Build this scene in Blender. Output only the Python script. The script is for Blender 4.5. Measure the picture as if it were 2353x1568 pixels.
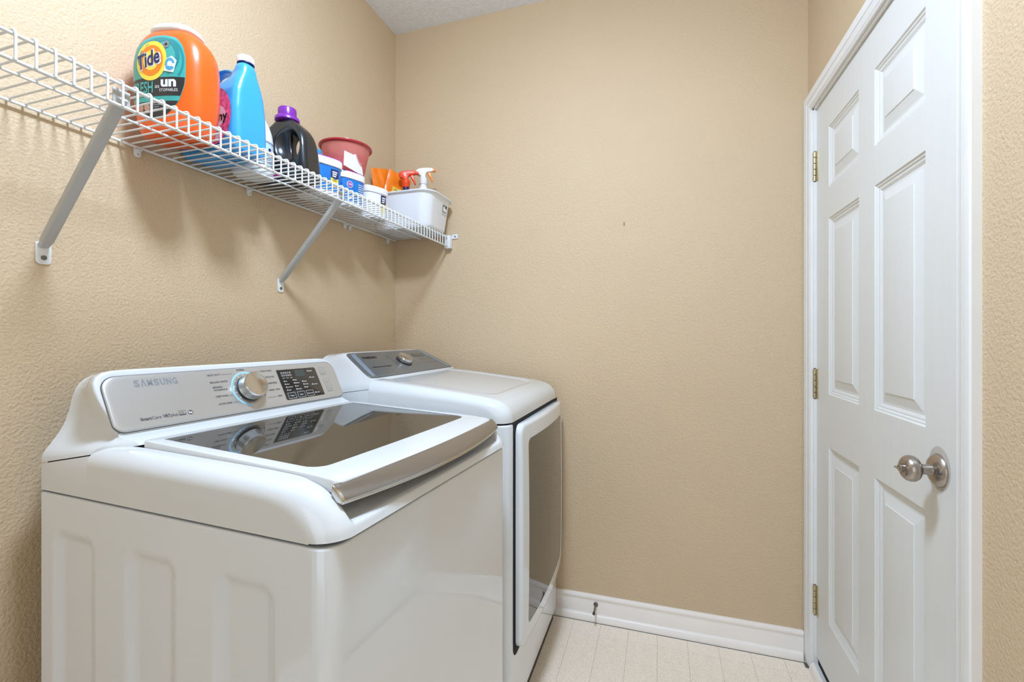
import bpy, bmesh, math, random
import numpy as np
from mathutils import Vector, Matrix

random.seed(7)
scene = bpy.context.scene
for o in list(bpy.data.objects):
    bpy.data.objects.remove(o, do_unlink=True)
COL = scene.collection
R = math.radians
PI = math.pi

# ------------------------------------------------------------------ camera
cam_data = bpy.data.cameras.new('camera')
cam = bpy.data.objects.new('camera', cam_data)
COL.objects.link(cam)
cam.location = (1.274, 0.0, 1.24)
cam.rotation_euler = (R(90), 0, R(17.84))
cam_data.sensor_fit = 'HORIZONTAL'
cam_data.sensor_width = 36.0
cam_data.lens = 36.0 * 1052.0 / 2353.0
cam_data.shift_y = -9.0 / 2353.0
cam_data.clip_start = 0.02
scene.camera = cam

# ------------------------------------------------------------------ world + exposure
world = bpy.data.worlds.new('hall_fill')  # even ambient fill, added to come in by the opening behind the viewer
scene.world = world
world.use_nodes = True
wn = world.node_tree
bg = wn.nodes['Background']
bg.inputs['Color'].default_value = (0.82, 0.92, 1.0, 1)
bg.inputs['Strength'].default_value = 1.6
LAMP_STRENGTH = 178.0
scene.view_settings.view_transform = 'Standard'
scene.view_settings.look = 'None'
scene.view_settings.gamma = 1.0
scene.view_settings.use_curve_mapping = False
scene.view_settings.exposure = 0.16

# ------------------------------------------------------------------ materials
def lin(r, g=None, b=None):
    if g is None:
        g = b = r
    out = []
    for c in (r, g, b):
        c = c / 255.0
        out.append(c / 12.92 if c <= 0.04045 else ((c + 0.055) / 1.055) ** 2.4)
    return (out[0], out[1], out[2], 1.0)

MATS = {}
def pm(name, rgb, rough=0.5, metal=0.0, ior=1.5, coat=0.0, bump=None, var=None, trans=0.0,
       emit=None, estr=0.0, alpha=1.0, stretch=None, sss=0.0, rvar=None):
    """principled material; bump=(scale, strength, distance), var=(scale, amount): procedural noise"""
    m = bpy.data.materials.new(name)
    m.use_nodes = True
    nt = m.node_tree
    N, L = nt.nodes, nt.links
    p = N['Principled BSDF']
    col = lin(*rgb)
    p.inputs['Base Color'].default_value = col
    p.inputs['Roughness'].default_value = rough
    p.inputs['Metallic'].default_value = metal
    p.inputs['IOR'].default_value = ior
    p.inputs['Coat Weight'].default_value = coat
    p.inputs['Coat Roughness'].default_value = 0.05
    p.inputs['Transmission Weight'].default_value = trans
    p.inputs['Alpha'].default_value = alpha
    if sss:
        p.inputs['Subsurface Weight'].default_value = sss
        p.inputs['Subsurface Radius'].default_value = (0.01, 0.01, 0.01)
    if emit:
        p.inputs['Emission Color'].default_value = lin(*emit)
        p.inputs['Emission Strength'].default_value = estr
    tc = N.new('ShaderNodeTexCoord')
    src = tc.outputs['Object']
    if stretch:
        mp = N.new('ShaderNodeMapping')
        mp.inputs['Scale'].default_value = stretch
        L.new(src, mp.inputs['Vector'])
        src = mp.outputs['Vector']
    if var is None:
        var = (14.0, 0.025)
    nz = N.new('ShaderNodeTexNoise')
    nz.inputs['Scale'].default_value = var[0]
    nz.inputs['Detail'].default_value = 3
    L.new(src, nz.inputs['Vector'])
    mr = N.new('ShaderNodeMapRange')
    mr.inputs['From Min'].default_value = 0.3
    mr.inputs['From Max'].default_value = 0.7
    mr.inputs['To Min'].default_value = 1.0 - var[1]
    mr.inputs['To Max'].default_value = 1.0 + var[1]
    L.new(nz.outputs['Fac'], mr.inputs['Value'])
    mx = N.new('ShaderNodeMix')
    mx.data_type = 'RGBA'
    mx.blend_type = 'MULTIPLY'
    mx.inputs['Factor'].default_value = 1.0
    mx.inputs['A'].default_value = col
    L.new(mr.outputs['Result'], mx.inputs['B'])
    L.new(mx.outputs['Result'], p.inputs['Base Color'])
    if rvar:
        mr2 = N.new('ShaderNodeMapRange')
        mr2.inputs['To Min'].default_value = rough - rvar
        mr2.inputs['To Max'].default_value = rough + rvar
        L.new(nz.outputs['Fac'], mr2.inputs['Value'])
        L.new(mr2.outputs['Result'], p.inputs['Roughness'])
    if bump:
        nb = N.new('ShaderNodeTexNoise')
        nb.inputs['Scale'].default_value = bump[0]
        nb.inputs['Detail'].default_value = 2.5
        nb.inputs['Roughness'].default_value = 0.5
        L.new(src, nb.inputs['Vector'])
        bp = N.new('ShaderNodeBump')
        bp.inputs['Strength'].default_value = bump[1]
        bp.inputs['Distance'].default_value = bump[2]
        L.new(nb.outputs['Fac'], bp.inputs['Height'])
        L.new(bp.outputs['Normal'], p.inputs['Normal'])
    MATS[name] = m
    return m

M_wall = pm('wall_paint', (208, 183, 149), 0.62, bump=(150, 0.6, 0.0040), var=(1.7, 0.02))
M_ceil = pm('ceiling_texture', (238, 242, 247), 0.9, bump=(95, 0.9, 0.006), var=(60, 0.04))
M_white = pm('white_trim_paint', (236, 234, 230), 0.32, var=(9, 0.015))
M_base = pm('baseboard_paint', (244, 234, 224), 0.35, var=(7, 0.02))
M_door = pm('door_paint', (225, 224, 219), 0.38, bump=(45, 0.22, 0.0008), var=(6, 0.012), stretch=(1, 9, 1))
M_edge_dark = pm('dark_edge', (92, 90, 82), 0.8, var=(40, 0.2))  # mottled dark grey for the floor edge strips
M_dark = pm('gap_shade', (10, 10, 10), 0.8)  # near-black that paints shade into gaps and seams
M_vinyl_line = pm('vinyl_joint', (176, 164, 148), 0.6)
M_enamel = pm('white_enamel', (221, 225, 228), 0.09, coat=0.8, var=(5, 0.008))
M_enamel2 = pm('white_cover_plastic', (215, 217, 217), 0.14, coat=0.5, var=(5, 0.008))
M_glass = pm('tinted_lid_glass', (38, 37, 33), 0.035, ior=2.3, var=(400, 0.05))
M_doorglass = pm('dryer_door_glass', (70, 64, 56), 0.05, ior=2.0, var=(500, 0.05))
M_facia = pm('silver_facia', (190, 188, 184), 0.30, metal=0.55, coat=0.4, var=(3, 0.01))
M_facia2 = pm('grey_blue_facia', (118, 122, 124), 0.30, metal=0.5, coat=0.4, var=(3, 0.01))
M_brush = pm('brushed_steel', (156, 149, 141), 0.30, metal=0.85, bump=(220, 0.06, 0.0003), stretch=(1, 0.02, 1), var=(30, 0.05))
M_chrome = pm('chrome', (206, 204, 200), 0.13, metal=1.0, var=(30, 0.03))
M_nickel = pm('satin_nickel', (176, 167, 158), 0.28, metal=1.0, var=(30, 0.05), rvar=0.06)
M_hinge = pm('aged_brass_hinge', (196, 184, 152), 0.42, metal=0.9, var=(90, 0.14))
M_black = pm('black_plastic', (14, 14, 15), 0.32)
M_panel = pm('black_display_glass', (26, 26, 28), 0.12, coat=0.6)
M_lcd = pm('display_window', (54, 66, 66), 0.12, coat=0.5)
M_ink = pm('dark_print', (70, 70, 72), 0.5)
M_inkblack = pm('black_print', (14, 14, 14), 0.5)
M_inkgrey = pm('grey_print', (128, 132, 136), 0.4)
M_inkwhite = pm('white_print', (232, 232, 230), 0.5)
M_led = pm('blue_dial_light', (150, 205, 235), 0.4, emit=(120, 195, 240), estr=0.06)
M_toe = pm('grey_toe_kick', (62, 66, 64), 0.55)
M_wire = pm('white_vinyl_wire', (228, 228, 226), 0.30, var=(25, 0.015))
M_steelw = pm('white_painted_steel', (186, 185, 182), 0.38, var=(20, 0.02))
M_screw = pm('zinc_screw', (120, 120, 118), 0.38, metal=0.9)
M_steel = pm('dull_steel', (118, 114, 108), 0.36, metal=0.9, var=(80, 0.1))
M_lampglass = pm('frosted_lamp_glass', (250, 248, 242), 0.4, emit=(204, 227, 255), estr=LAMP_STRENGTH)
M_orange = pm('orange_plastic', (240, 96, 22), 0.30, coat=0.15, var=(6, 0.02), sss=0.06)
M_clearlid = pm('milky_white_lid', (228, 226, 222), 0.28, var=(8, 0.02))
M_teal = pm('teal_label', (62, 166, 160), 0.32, var=(30, 0.05))
M_teal2 = pm('deep_teal_print', (38, 132, 136), 0.32)
M_char = pm('charcoal_label', (42, 42, 44), 0.35)
M_yellow = pm('yellow_print', (252, 216, 70), 0.4)
M_orangep = pm('orange_print', (240, 132, 26), 0.4)
M_navy = pm('navy_print', (34, 34, 92), 0.4)
M_skin = pm('badge_print', (196, 150, 130), 0.5)
M_blue = pm('sky_blue_plastic', (58, 158, 224), 0.28, coat=0.15, var=(6, 0.02), sss=0.05)
M_pink = pm('pink_flower_label', (226, 92, 142), 0.4, var=(75, 0.55))
M_pink2 = pm('pale_pink_print', (240, 190, 208), 0.45, var=(60, 0.1))
M_bwhite = pm('white_bottle_plastic', (236, 237, 238), 0.3, var=(6, 0.01))
M_ltblue = pm('light_blue_label', (196, 216, 230), 0.4)
M_blackp = pm('black_bottle_plastic', (32, 33, 36), 0.24, coat=0.2)
M_purple = pm('purple_cap_plastic', (126, 40, 158), 0.32)
M_magenta = pm('magenta_print', (150, 50, 110), 0.4)
M_cyan = pm('cyan_print', (70, 160, 200), 0.4)
M_oxi = pm('bright_blue_label', (24, 118, 200), 0.32, var=(25, 0.12))
M_oxiw = pm('white_tub_plastic', (238, 236, 238), 0.35)
M_lilac = pm('purple_lid_trim', (150, 70, 165), 0.4)
M_bowl = pm('translucent_red_bowl', (238, 146, 144), 0.22, trans=0.55, ior=1.2, var=(10, 0.02), alpha=0.80)
M_bowlrim = pm('red_bowl_rim', (176, 48, 54), 0.2)
M_paper = pm('white_paper', (240, 236, 238), 0.7)
M_opouch = pm('orange_pouch_film', (246, 128, 20), 0.28, bump=(38, 0.4, 0.004), var=(22, 0.1))
M_ylabel = pm('yellow_pouch_label', (244, 206, 84), 0.4)
M_redor = pm('red_orange_trigger', (232, 72, 24), 0.32)
M_ltor = pm('light_orange_trigger', (244, 140, 44), 0.32)
M_navyb = pm('navy_bottle_plastic', (32, 28, 84), 0.2, coat=0.3)
M_bin = pm('white_bin_plastic', (236, 238, 242), 0.35, var=(5, 0.015), sss=0.04)
M_bluesc = pm('blue_scoop_plastic', (50, 150, 205), 0.3)
M_patch = pm('bare_primer', (196, 188, 180), 0.7, var=(60, 0.06))
M_rubber = pm('grey_rubber', (70, 68, 64), 0.7)

# vinyl tile: beige with fine speckle
def vinyl():
    m = pm('beige_vinyl', (248, 232, 212), 0.36, var=(35, 0.03))
    nt = m.node_tree
    N, L = nt.nodes, nt.links
    p = N['Principled BSDF']
    mx = [n for n in N if n.bl_idname == 'ShaderNodeMix'][0]
    geo = N.new('ShaderNodeNewGeometry')
    nz = N.new('ShaderNodeTexNoise')
    nz.inputs['Scale'].default_value = 240
    nz.inputs['Detail'].default_value = 4
    L.new(geo.outputs['Position'], nz.inputs['Vector'])
    cr = N.new('ShaderNodeValToRGB')
    cr.color_ramp.elements[0].position = 0.33
    cr.color_ramp.elements[0].color = (0.62, 0.58, 0.54, 1)
    cr.color_ramp.elements[1].position = 0.47
    cr.color_ramp.elements[1].color = (1, 1, 1, 1)
    L.new(nz.outputs['Fac'], cr.inputs['Fac'])
    m2 = N.new('ShaderNodeMix')
    m2.data_type = 'RGBA'
    m2.blend_type = 'MULTIPLY'
    m2.inputs['Factor'].default_value = 0.8
    L.new(mx.outputs['Result'], m2.inputs['A'])
    L.new(cr.outputs['Color'], m2.inputs['B'])
    L.new(m2.outputs['Result'], p.inputs['Base Color'])
    return m
M_vinyl = vinyl()

# ------------------------------------------------------------------ mesh helpers
class MB:
    def __init__(s):
        s.v = []
        s.f = []
    def add(s, v, f):
        o = len(s.v)
        s.v.extend([tuple(p) for p in v])
        s.f.extend([tuple(i + o for i in q) for q in f])
        return s
    def box(s, x0, x1, y0, y1, z0, z1):
        v = [(x, y, z) for z in (z0, z1) for y in (y0, y1) for x in (x0, x1)]
        f = [(0, 2, 3, 1), (4, 5, 7, 6), (0, 1, 5, 4), (2, 6, 7, 3), (0, 4, 6, 2), (1, 3, 7, 5)]
        return s.add(v, f)
    def loft(s, rings, cap0=True, cap1=True, closed=True):
        n = len(rings[0])
        v = [p for r in rings for p in r]
        f = []
        for i in range(len(rings) - 1):
            for j in range(n if closed else n - 1):
                k = (j + 1) % n
                f.append((i * n + j, i * n + k, (i + 1) * n + k, (i + 1) * n + j))
        if cap0:
            f.append(tuple(range(n))[::-1])
        if cap1:
            f.append(tuple((len(rings) - 1) * n + j for j in range(n)))
        return s.add(v, f)
    def grid(s, pts):
        return s.loft(pts, False, False, False)
    def lathe(s, prof, n=32, axis='z', origin=(0, 0, 0), cap0=True, cap1=True):
        rings = []
        for r, h in prof:
            ring = []
            for i in range(n):
                a = 2 * PI * i / n
                c, d = r * math.cos(a), r * math.sin(a)
                if axis == 'z':
                    p = (c, d, h)
                elif axis == 'x':
                    p = (h, c, d)
                else:
                    p = (d, h, c)
                ring.append((p[0] + origin[0], p[1] + origin[1], p[2] + origin[2]))
            rings.append(ring)
        return s.loft(rings, cap0, cap1)
    def tube(s, path, r, n=8, cap=True):
        path = [Vector(p) for p in path]
        rings = []
        up = None
        for i, p in enumerate(path):
            if i == 0:
                t = path[1] - p
            elif i == len(path) - 1:
                t = p - path[i - 1]
            else:
                t = (path[i + 1] - p).normalized() + (p - path[i - 1]).normalized()
            t.normalize()
            if up is None:
                up = t.orthogonal().normalized()
            up = (up - t * up.dot(t)).normalized()
            b = t.cross(up)
            rr = r[i] if isinstance(r, (list, tuple)) else r
            rings.append([tuple(p + up * rr * math.cos(2 * PI * k / n) + b * rr * math.sin(2 * PI * k / n)) for k in range(n)])
        return s.loft(rings, cap, cap)
    def prism(s, poly, axis, a0, a1):
        """extrude a 2D polygon along an axis: x:(y,z) y:(x,z) z:(x,y)"""
        def P(q, a):
            return {'x': (a, q[0], q[1]), 'y': (q[0], a, q[1]), 'z': (q[0], q[1], a)}[axis]
        return s.loft([[P(q, a0) for q in poly], [P(q, a1) for q in poly]])
    def xf(s, mat):
        s.v = [tuple(mat @ Vector(p)) for p in s.v]
        return s

def obj(name, mb, mat, parent=None, smooth=True, angle=38, bevel=0.0, seg=2, recalc=True, weld=False):
    me = bpy.data.meshes.new(name)
    me.from_pydata(mb.v, [], mb.f)
    if recalc or bevel or weld:
        bm = bmesh.new()
        bm.from_mesh(me)
        if weld:
            bmesh.ops.remove_doubles(bm, verts=bm.verts, dist=1e-5)
        if recalc:
            bmesh.ops.recalc_face_normals(bm, faces=bm.faces)
        if bevel:
            ed = [e for e in bm.edges if len(e.link_faces) == 2 and e.calc_face_angle(0) > R(30)]
            bmesh.ops.bevel(bm, geom=ed, offset=bevel, offset_type='OFFSET', segments=seg, profile=0.5,
                            affect='EDGES', clamp_overlap=True)
        bm.to_mesh(me)
        bm.free()
    if smooth:
        me.polygons.foreach_set('use_smooth', [True] * len(me.polygons))
        me.set_sharp_from_angle(angle=R(angle))
    me.materials.append(mat)
    o = bpy.data.objects.new(name, me)
    COL.objects.link(o)
    if parent is not None:
        o.parent = parent
    return o

def tag(o, label=None, cat=None, group=None, kind=None):
    if label:
        o['label'] = label
    if cat:
        o['category'] = cat
    if group:
        o['group'] = group
    if kind:
        o['kind'] = kind
    return o

def thing(name, label, cat, loc=(0, 0, 0), rz=0.0, group=None, kind=None):
    o = bpy.data.objects.new(name, None)
    o.empty_display_size = 0.05
    COL.objects.link(o)
    o.location = loc
    o.rotation_euler = (0, 0, rz)
    return tag(o, label, cat, group, kind)

def rrect(x0, x1, y0, y1, r, n=8):
    """rounded rectangle, ccw; r may be one radius or 4 (x1y1, x0y1, x0y0, x1y0)"""
    if not isinstance(r, (list, tuple)):
        r = (r,) * 4
    out = []
    cs = [(x1, y1, 0, -1, -1), (x0, y1, 90, 1, -1), (x0, y0, 180, 1, 1), (x1, y0, 270, -1, 1)]
    for (cx, cy, a0, sx, sy), rr in zip(cs, r):
        for i in range(n + 1):
            a = R(a0 + 90.0 * i / n)
            out.append((cx + sx * rr + rr * math.cos(a), cy + sy * rr + rr * math.sin(a)))
    return out

def superell(w, d, n, k=48):
    out = []
    for i in range(k):
        a = 2 * PI * i / k
        c, s_ = math.cos(a), math.sin(a)
        out.append((w * math.copysign(abs(c) ** (2.0 / n), c), d * math.copysign(abs(s_) ** (2.0 / n), s_)))
    return out

def lerp_tab(tab, x):
    if x <= tab[0][0]:
        return tab[0][1]
    for (a, p), (b, q) in zip(tab, tab[1:]):
        if x <= b:
            t = (x - a) / (b - a)
            return p + (q - p) * t
    return tab[-1][1]

def smooth_tab(tab):
    """monotone cubic through a table"""
    xs = np.array([t[0] for t in tab], float)
    ys = np.array([t[1] for t in tab], float)
    h = np.diff(xs)
    dl = np.diff(ys) / h
    m = np.zeros(len(xs))
    m[0], m[-1] = dl[0], dl[-1]
    for i in range(1, len(xs) - 1):
        m[i] = 0 if dl[i - 1] * dl[i] <= 0 else 2 * dl[i - 1] * dl[i] / (dl[i - 1] + dl[i])
    def f(x):
        x = min(max(x, xs[0]), xs[-1])
        i = min(max(int(np.searchsorted(xs, x)) - 1, 0), len(h) - 1)
        t = (x - xs[i]) / h[i]
        return float((2 * t**3 - 3 * t**2 + 1) * ys[i] + (t**3 - 2 * t**2 + t) * h[i] * m[i]
                     + (-2 * t**3 + 3 * t**2) * ys[i + 1] + (t**3 - t**2) * h[i] * m[i + 1])
    return f

def sstep(a, b, x):
    t = min(max((x - a) / (b - a), 0.0), 1.0)
    return t * t * (3 - 2 * t)

# ---- text as flat print
_tc = {}
def text2d(s, bold=0.0, shear=0.0):
    key = (s, bold, shear)
    if key in _tc:
        return _tc[key]
    cu = bpy.data.curves.new('print', 'FONT')
    cu.body = s
    cu.size = 1.0
    cu.offset = bold
    cu.shear = shear
    cu.resolution_u = 3
    cu.fill_mode = 'FRONT'
    to = bpy.data.objects.new('print', cu)
    me = to.to_mesh()
    v = [(p.co.x, p.co.y) for p in me.vertices]
    f = [tuple(p.vertices) for p in me.polygons]
    to.to_mesh_clear()
    bpy.data.objects.remove(to)
    bpy.data.curves.remove(cu)
    if not v:
        v = [(0, 0)]
    x0 = min(p[0] for p in v)
    x1 = max(p[0] for p in v)
    _tc[key] = (v, f, x0, x1)
    return _tc[key]

def put_text(mb, s, fn, a, b, h, w=None, bold=0.0, shear=0.0, center=False):
    """place text with baseline start (a, b), cap height h (and fitted width w) through fn(a,b)->xyz"""
    v, f, x0, x1 = text2d(s, bold, shear)
    k = h / 0.70
    kx = k if w is None else w / max(x1 - x0, 1e-6)
    off = -0.5 * (x1 - x0) * kx if center else 0.0
    mb.add([fn(a + off + (p[0] - x0) * kx, b + p[1] * k) for p in v], f)
    return mb

def put_spaced(mb, s, fn, a, b, h, w, gap=0.18, bold=0.03):
    n = len(s)
    cw = w / (n + gap * (n - 1))
    for i, ch in enumerate(s):
        put_text(mb, ch, fn, a + i * cw * (1 + gap), b, h, cw, bold=bold)
    return mb

def put_rect(mb, fn, a0, a1, b0, b1, na=1, nb=1):
    pts = [[fn(a0 + (a1 - a0) * i / na, b0 + (b1 - b0) * j / nb) for i in range(na + 1)] for j in range(nb + 1)]
    return mb.grid(pts)

def put_frame(mb, fn, a0, a1, b0, b1, t):
    put_rect(mb, fn, a0, a1, b0, b0 + t)
    put_rect(mb, fn, a0, a1, b1 - t, b1)
    put_rect(mb, fn, a0, a0 + t, b0 + t, b1 - t)
    put_rect(mb, fn, a1 - t, a1, b0 + t, b1 - t)
    return mb

def put_disc(mb, fn, a, b, ra, rb=None, r0=0.0, n=32, a0=0.0, a1=360.0):
    rb = ra if rb is None else rb
    k = r0
    pts = [[fn(a + ra * q * math.cos(R(t)), b + rb * q * math.sin(R(t))) for t in [a0 + (a1 - a0) * i / n for i in range(n + 1)]] for q in (max(k, 0.001), 0.5 + k / 2, 1.0)]
    return mb.grid(pts)

def put_poly(mb, fn, poly):
    """filled polygon as a triangle fan of thin rows (convex-ish shapes)"""
    ca = sum(p[0] for p in poly) / len(poly)
    cb = sum(p[1] for p in poly) / len(poly)
    rows = [[fn(ca + (p[0] - ca) * q, cb + (p[1] - cb) * q) for p in poly + poly[:1]] for q in (0.001, 0.34, 0.67, 1.0)]
    return mb.grid(rows)

# ---- surface nets for organic bottle shapes
def sdf_obj(name, fn, lo, hi, h, mat, parent):
    xs = [np.arange(lo[i] - 2 * h, hi[i] + 2.5 * h, h) for i in range(3)]
    X, Y, Z = np.meshgrid(*xs, indexing='ij')
    D = fn(X, Y, Z)
    ins = D < 0
    nx, ny, nz = [n - 1 for n in D.shape]
    cnt = np.zeros((nx, ny, nz))
    acc = np.zeros((nx, ny, nz, 3))
    corners = [(i, j, k) for i in (0, 1) for j in (0, 1) for k in (0, 1)]
    for a in range(8):
        for b in range(a + 1, 8):
            ca, cb = corners[a], corners[b]
            if sum(abs(p - q) for p, q in zip(ca, cb)) != 1:
                continue
            da = D[ca[0]:ca[0] + nx, ca[1]:ca[1] + ny, ca[2]:ca[2] + nz]
            db = D[cb[0]:cb[0] + nx, cb[1]:cb[1] + ny, cb[2]:cb[2] + nz]
            cr = (da < 0) != (db < 0)
            t = np.where(cr, da / np.where(cr, da - db, 1), 0)
            for c in range(3):
                acc[..., c] += np.where(cr, ca[c] + (cb[c] - ca[c]) * t, 0)
            cnt += cr
    act = cnt > 0
    idx = -np.ones((nx, ny, nz), int)
    idx[act] = np.arange(act.sum())
    I, J, K = np.nonzero(act)
    off = acc[act] / cnt[act][:, None]
    verts = np.stack([xs[0][I] + off[:, 0] * h, xs[1][J] + off[:, 1] * h, xs[2][K] + off[:, 2] * h], 1)
    faces = []
    for ax in range(3):
        sl0 = [slice(1, -1)] * 3
        sl0[ax] = slice(0, -1)
        sl1 = [slice(1, -1)] * 3
        sl1[ax] = slice(1, None)
        a = ins[tuple(sl0)]
        b = ins[tuple(sl1)]
        P = np.argwhere(a != b)
        if not len(P):
            continue
        flip = a[tuple(P.T)]
        o1, o2 = [(1, 2), (2, 0), (0, 1)][ax]
        base = P.copy()
        for c in range(3):
            if c != ax:
                base[:, c] += 1
        def q(d1, d2):
            t = base.copy()
            t[:, o1] += d1
            t[:, o2] += d2
            return idx[t[:, 0], t[:, 1], t[:, 2]]
        Q = np.stack([q(-1, -1), q(0, -1), q(0, 0), q(-1, 0)], 1)
        Q[~flip] = Q[~flip][:, ::-1]
        faces.append(Q)
    F = np.concatenate(faces)
    F = F[(F >= 0).all(1)]
    mb = MB()
    mb.v = [tuple(p) for p in verts]
    mb.f = [tuple(int(i) for i in q) for q in F]
    o = obj(name, mb, mat, parent, angle=60, recalc=False)
    sm = o.modifiers.new('soften', 'SMOOTH')
    sm.factor = 0.5
    sm.iterations = 3
    return o

def sd_poly(poly, X, Y):
    p = np.array(poly, float)
    d = np.full(X.shape, 1e9)
    s = np.ones(X.shape)
    n = len(p)
    for i in range(n):
        a = p[i]
        b = p[i - 1]
        ex, ey = b - a
        wx, wy = X - a[0], Y - a[1]
        t = np.clip((wx * ex + wy * ey) / (ex * ex + ey * ey), 0, 1)
        d = np.minimum(d, (wx - ex * t) ** 2 + (wy - ey * t) ** 2)
        c1 = Y >= a[1]
        c2 = Y < b[1]
        c3 = ex * wy > ey * wx
        m = (c1 & c2 & c3) | (~c1 & ~c2 & ~c3)
        s = np.where(m, -s, s)
    return s * np.sqrt(d)

def smin(a, b, k):
    h = np.clip(0.5 + 0.5 * (b - a) / k, 0, 1)
    return b + (a - b) * h - k * h * (1 - h)

def smax(a, b, k):
    return -smin(-a, -b, k)

def chaikin(poly, it=2):
    for _ in range(it):
        q = []
        for i in range(len(poly)):
            a, b = poly[i], poly[(i + 1) % len(poly)]
            q.append((a[0] * .75 + b[0] * .25, a[1] * .75 + b[1] * .25))
            q.append((a[0] * .25 + b[0] * .75, a[1] * .25 + b[1] * .75))
        poly = q
    return poly

# ================================================================== THE ROOM
RX, RY, RZ, RB = 1.82, 2.03, 2.774, -1.30     # right wall, far wall, ceiling, back wall
T = 0.10
DO0, DO1, DOZ = 1.088, 1.966, 2.092           # doorway opening in the right wall

w = MB().box(-T, 0, RB - T, RY + T, 0, RZ)
tag(obj('wall_left', w, M_wall, smooth=False), 'tan textured wall behind the washer and wire shelf', kind='structure')
w = MB().box(0, RX, RY, RY + T, 0, RZ)
tag(obj('wall_far', w, M_wall, smooth=False), 'tan textured wall between the dryer and the white door', kind='structure')
w = MB().box(RX, RX + T, RB - T, DO0, 0, RZ).box(RX, RX + T, DO1, RY + T, 0, RZ).box(RX, RX + T, DO0, DO1, DOZ, RZ)
tag(obj('wall_right', w, M_wall, smooth=False), 'tan textured wall around the white panelled door', kind='structure')
w = MB().box(0, 0.30, RB - T, RB, 0, RZ).box(1.62, RX, RB - T, RB, 0, RZ).box(0.30, 1.62, RB - T, RB, 2.10, RZ)
tag(obj('wall_back', w, M_wall, smooth=False), 'tan wall with wide opening behind the viewer', kind='structure')
w = MB().box(-T, RX + T, RB - T, RY + T, RZ, RZ + 0.08)
tag(obj('ceiling', w, M_ceil, smooth=False), 'white ceiling with rough sprayed texture', kind='structure')
w = MB().box(-T, RX + T, RB - 1.6, RY + T, -0.08, -0.0012)
floor = tag(obj('floor', w, M_vinyl_line, smooth=False), 'beige speckled vinyl floor with square tile pattern', kind='structure')
# tiles: shared mesh, clear of the appliances
TX, TY = 0.1157, 0.1195
tile_me = None
x_start, y_start = 0.919 - 2 * TX, 1.925
cells = []
for i in range(0, 12):
    for j in range(-24, 2):
        x0 = x_start + i * TX
        y0 = y_start + (j - 1) * TY + TY
        x1, y1 = x0 + TX, y0 + TY
        cells.append((x0, min(x1, RX), y0, min(y1, RY)))
g = 0.0005
for (x0, x1, y0, y1) in cells:
    if y0 >= RY - 0.005 or x0 >= RX - 0.005 or y0 < RB:
        continue
    full = abs(x1 - x0 - TX) < 1e-4 and abs(y1 - y0 - TY) < 1e-4
    if full and tile_me is not None:
        o = bpy.data.objects.new('floor_tile', tile_me)
        COL.objects.link(o)
        o.parent = floor
    else:
        wdt, dpt = x1 - x0, y1 - y0
        mb = MB().loft([rrect(g, wdt - g, g, dpt - g, 0.0008, 1), rrect(g + .0004, wdt - g - .0004, g + .0004, dpt - g - .0004, 0.0008, 1)], True, True)             if False else MB()
        a = [(g, g, -0.0012), (wdt - g, g, -0.0012), (wdt - g, dpt - g, -0.0012), (g, dpt - g, -0.0012)]
        b = [(p[0], p[1], -0.0004) for p in a]
        c_ = 0.0005
        c2 = [(g + c_, g + c_, 0), (wdt - g - c_, g + c_, 0), (wdt - g - c_, dpt - g - c_, 0), (g + c_, dpt - g - c_, 0)]
        mb.loft([a, b, c2])
        o = obj('floor_tile', mb, M_vinyl, floor, smooth=False)
        if full:
            tile_me = o.data
    o.location = (x0, y0, 0)

# baseboards (bead on top, round shoe at the foot)
def base_profile(t=0.014, h=0.108):
    return [(0, 0.0), (t, 0.0), (t, 0.078), (t - .003, 0.083), (t - .002, 0.088), (t + .001, 0.094), (t - .001, 0.102), (t - .006, h), (0, h)]
SHOE = [(0.014, 0.0)] + [(0.014 + 0.016 * math.cos(R(a)), 0.030 * math.sin(R(a))) for a in range(0, 91, 15)]
b = MB()
pr = base_profile()
b.loft([[(x, RY - p[0], p[1]) for p in pr] for x in (0.0, RX - 0.018)])
bf = tag(obj('baseboard_far', b, M_base, angle=50), 'white moulded baseboard along the tan far wall', kind='structure')
b = MB().loft([[(x, RY - p[0], p[1]) for p in SHOE] for x in (0.0, RX - 0.022)])
obj('shoe_moulding', b, M_base, bf, angle=50)
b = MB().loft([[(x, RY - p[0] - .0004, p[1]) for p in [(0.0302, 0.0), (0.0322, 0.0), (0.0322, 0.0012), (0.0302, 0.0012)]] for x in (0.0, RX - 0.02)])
obj('floor_edge_line', b, M_edge_dark, bf)  # thin dark strip where the shoe moulding meets the floor
b = MB().loft([[(RX - p[0], y, p[1]) for p in pr] for y in (RB, DO0 - 0.058)])
br = tag(obj('baseboard_right', b, M_base, angle=50), 'white baseboard beside the door casing', kind='structure')
b = MB().loft([[(p[0], y, p[1]) for p in pr] for y in (RB, RY - 0.02)])
tag(obj('baseboard_left', b, M_base, angle=50), 'white baseboard behind the washer', kind='structure')

# ================================================================== THE DOOR
DX = 1.829                                   # face of the door slab
LY0, LY1, LZ0, LZ1 = 1.098, 1.956, 0.058, 2.082
door = thing('door_1', 'white six-panel door with satin nickel knob', None, (DX, LY1, LZ0), kind='structure')
door['category'] = 'door'
def dloc(mb):
    return mb.xf(Matrix.Translation((-DX, -LY1, -LZ0)))
cols = [(1.584, 1.835), (1.232, 1.482)]
rows = [(1.757, 1.966), (1.042, 1.650), (0.250, 0.861)]
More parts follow.
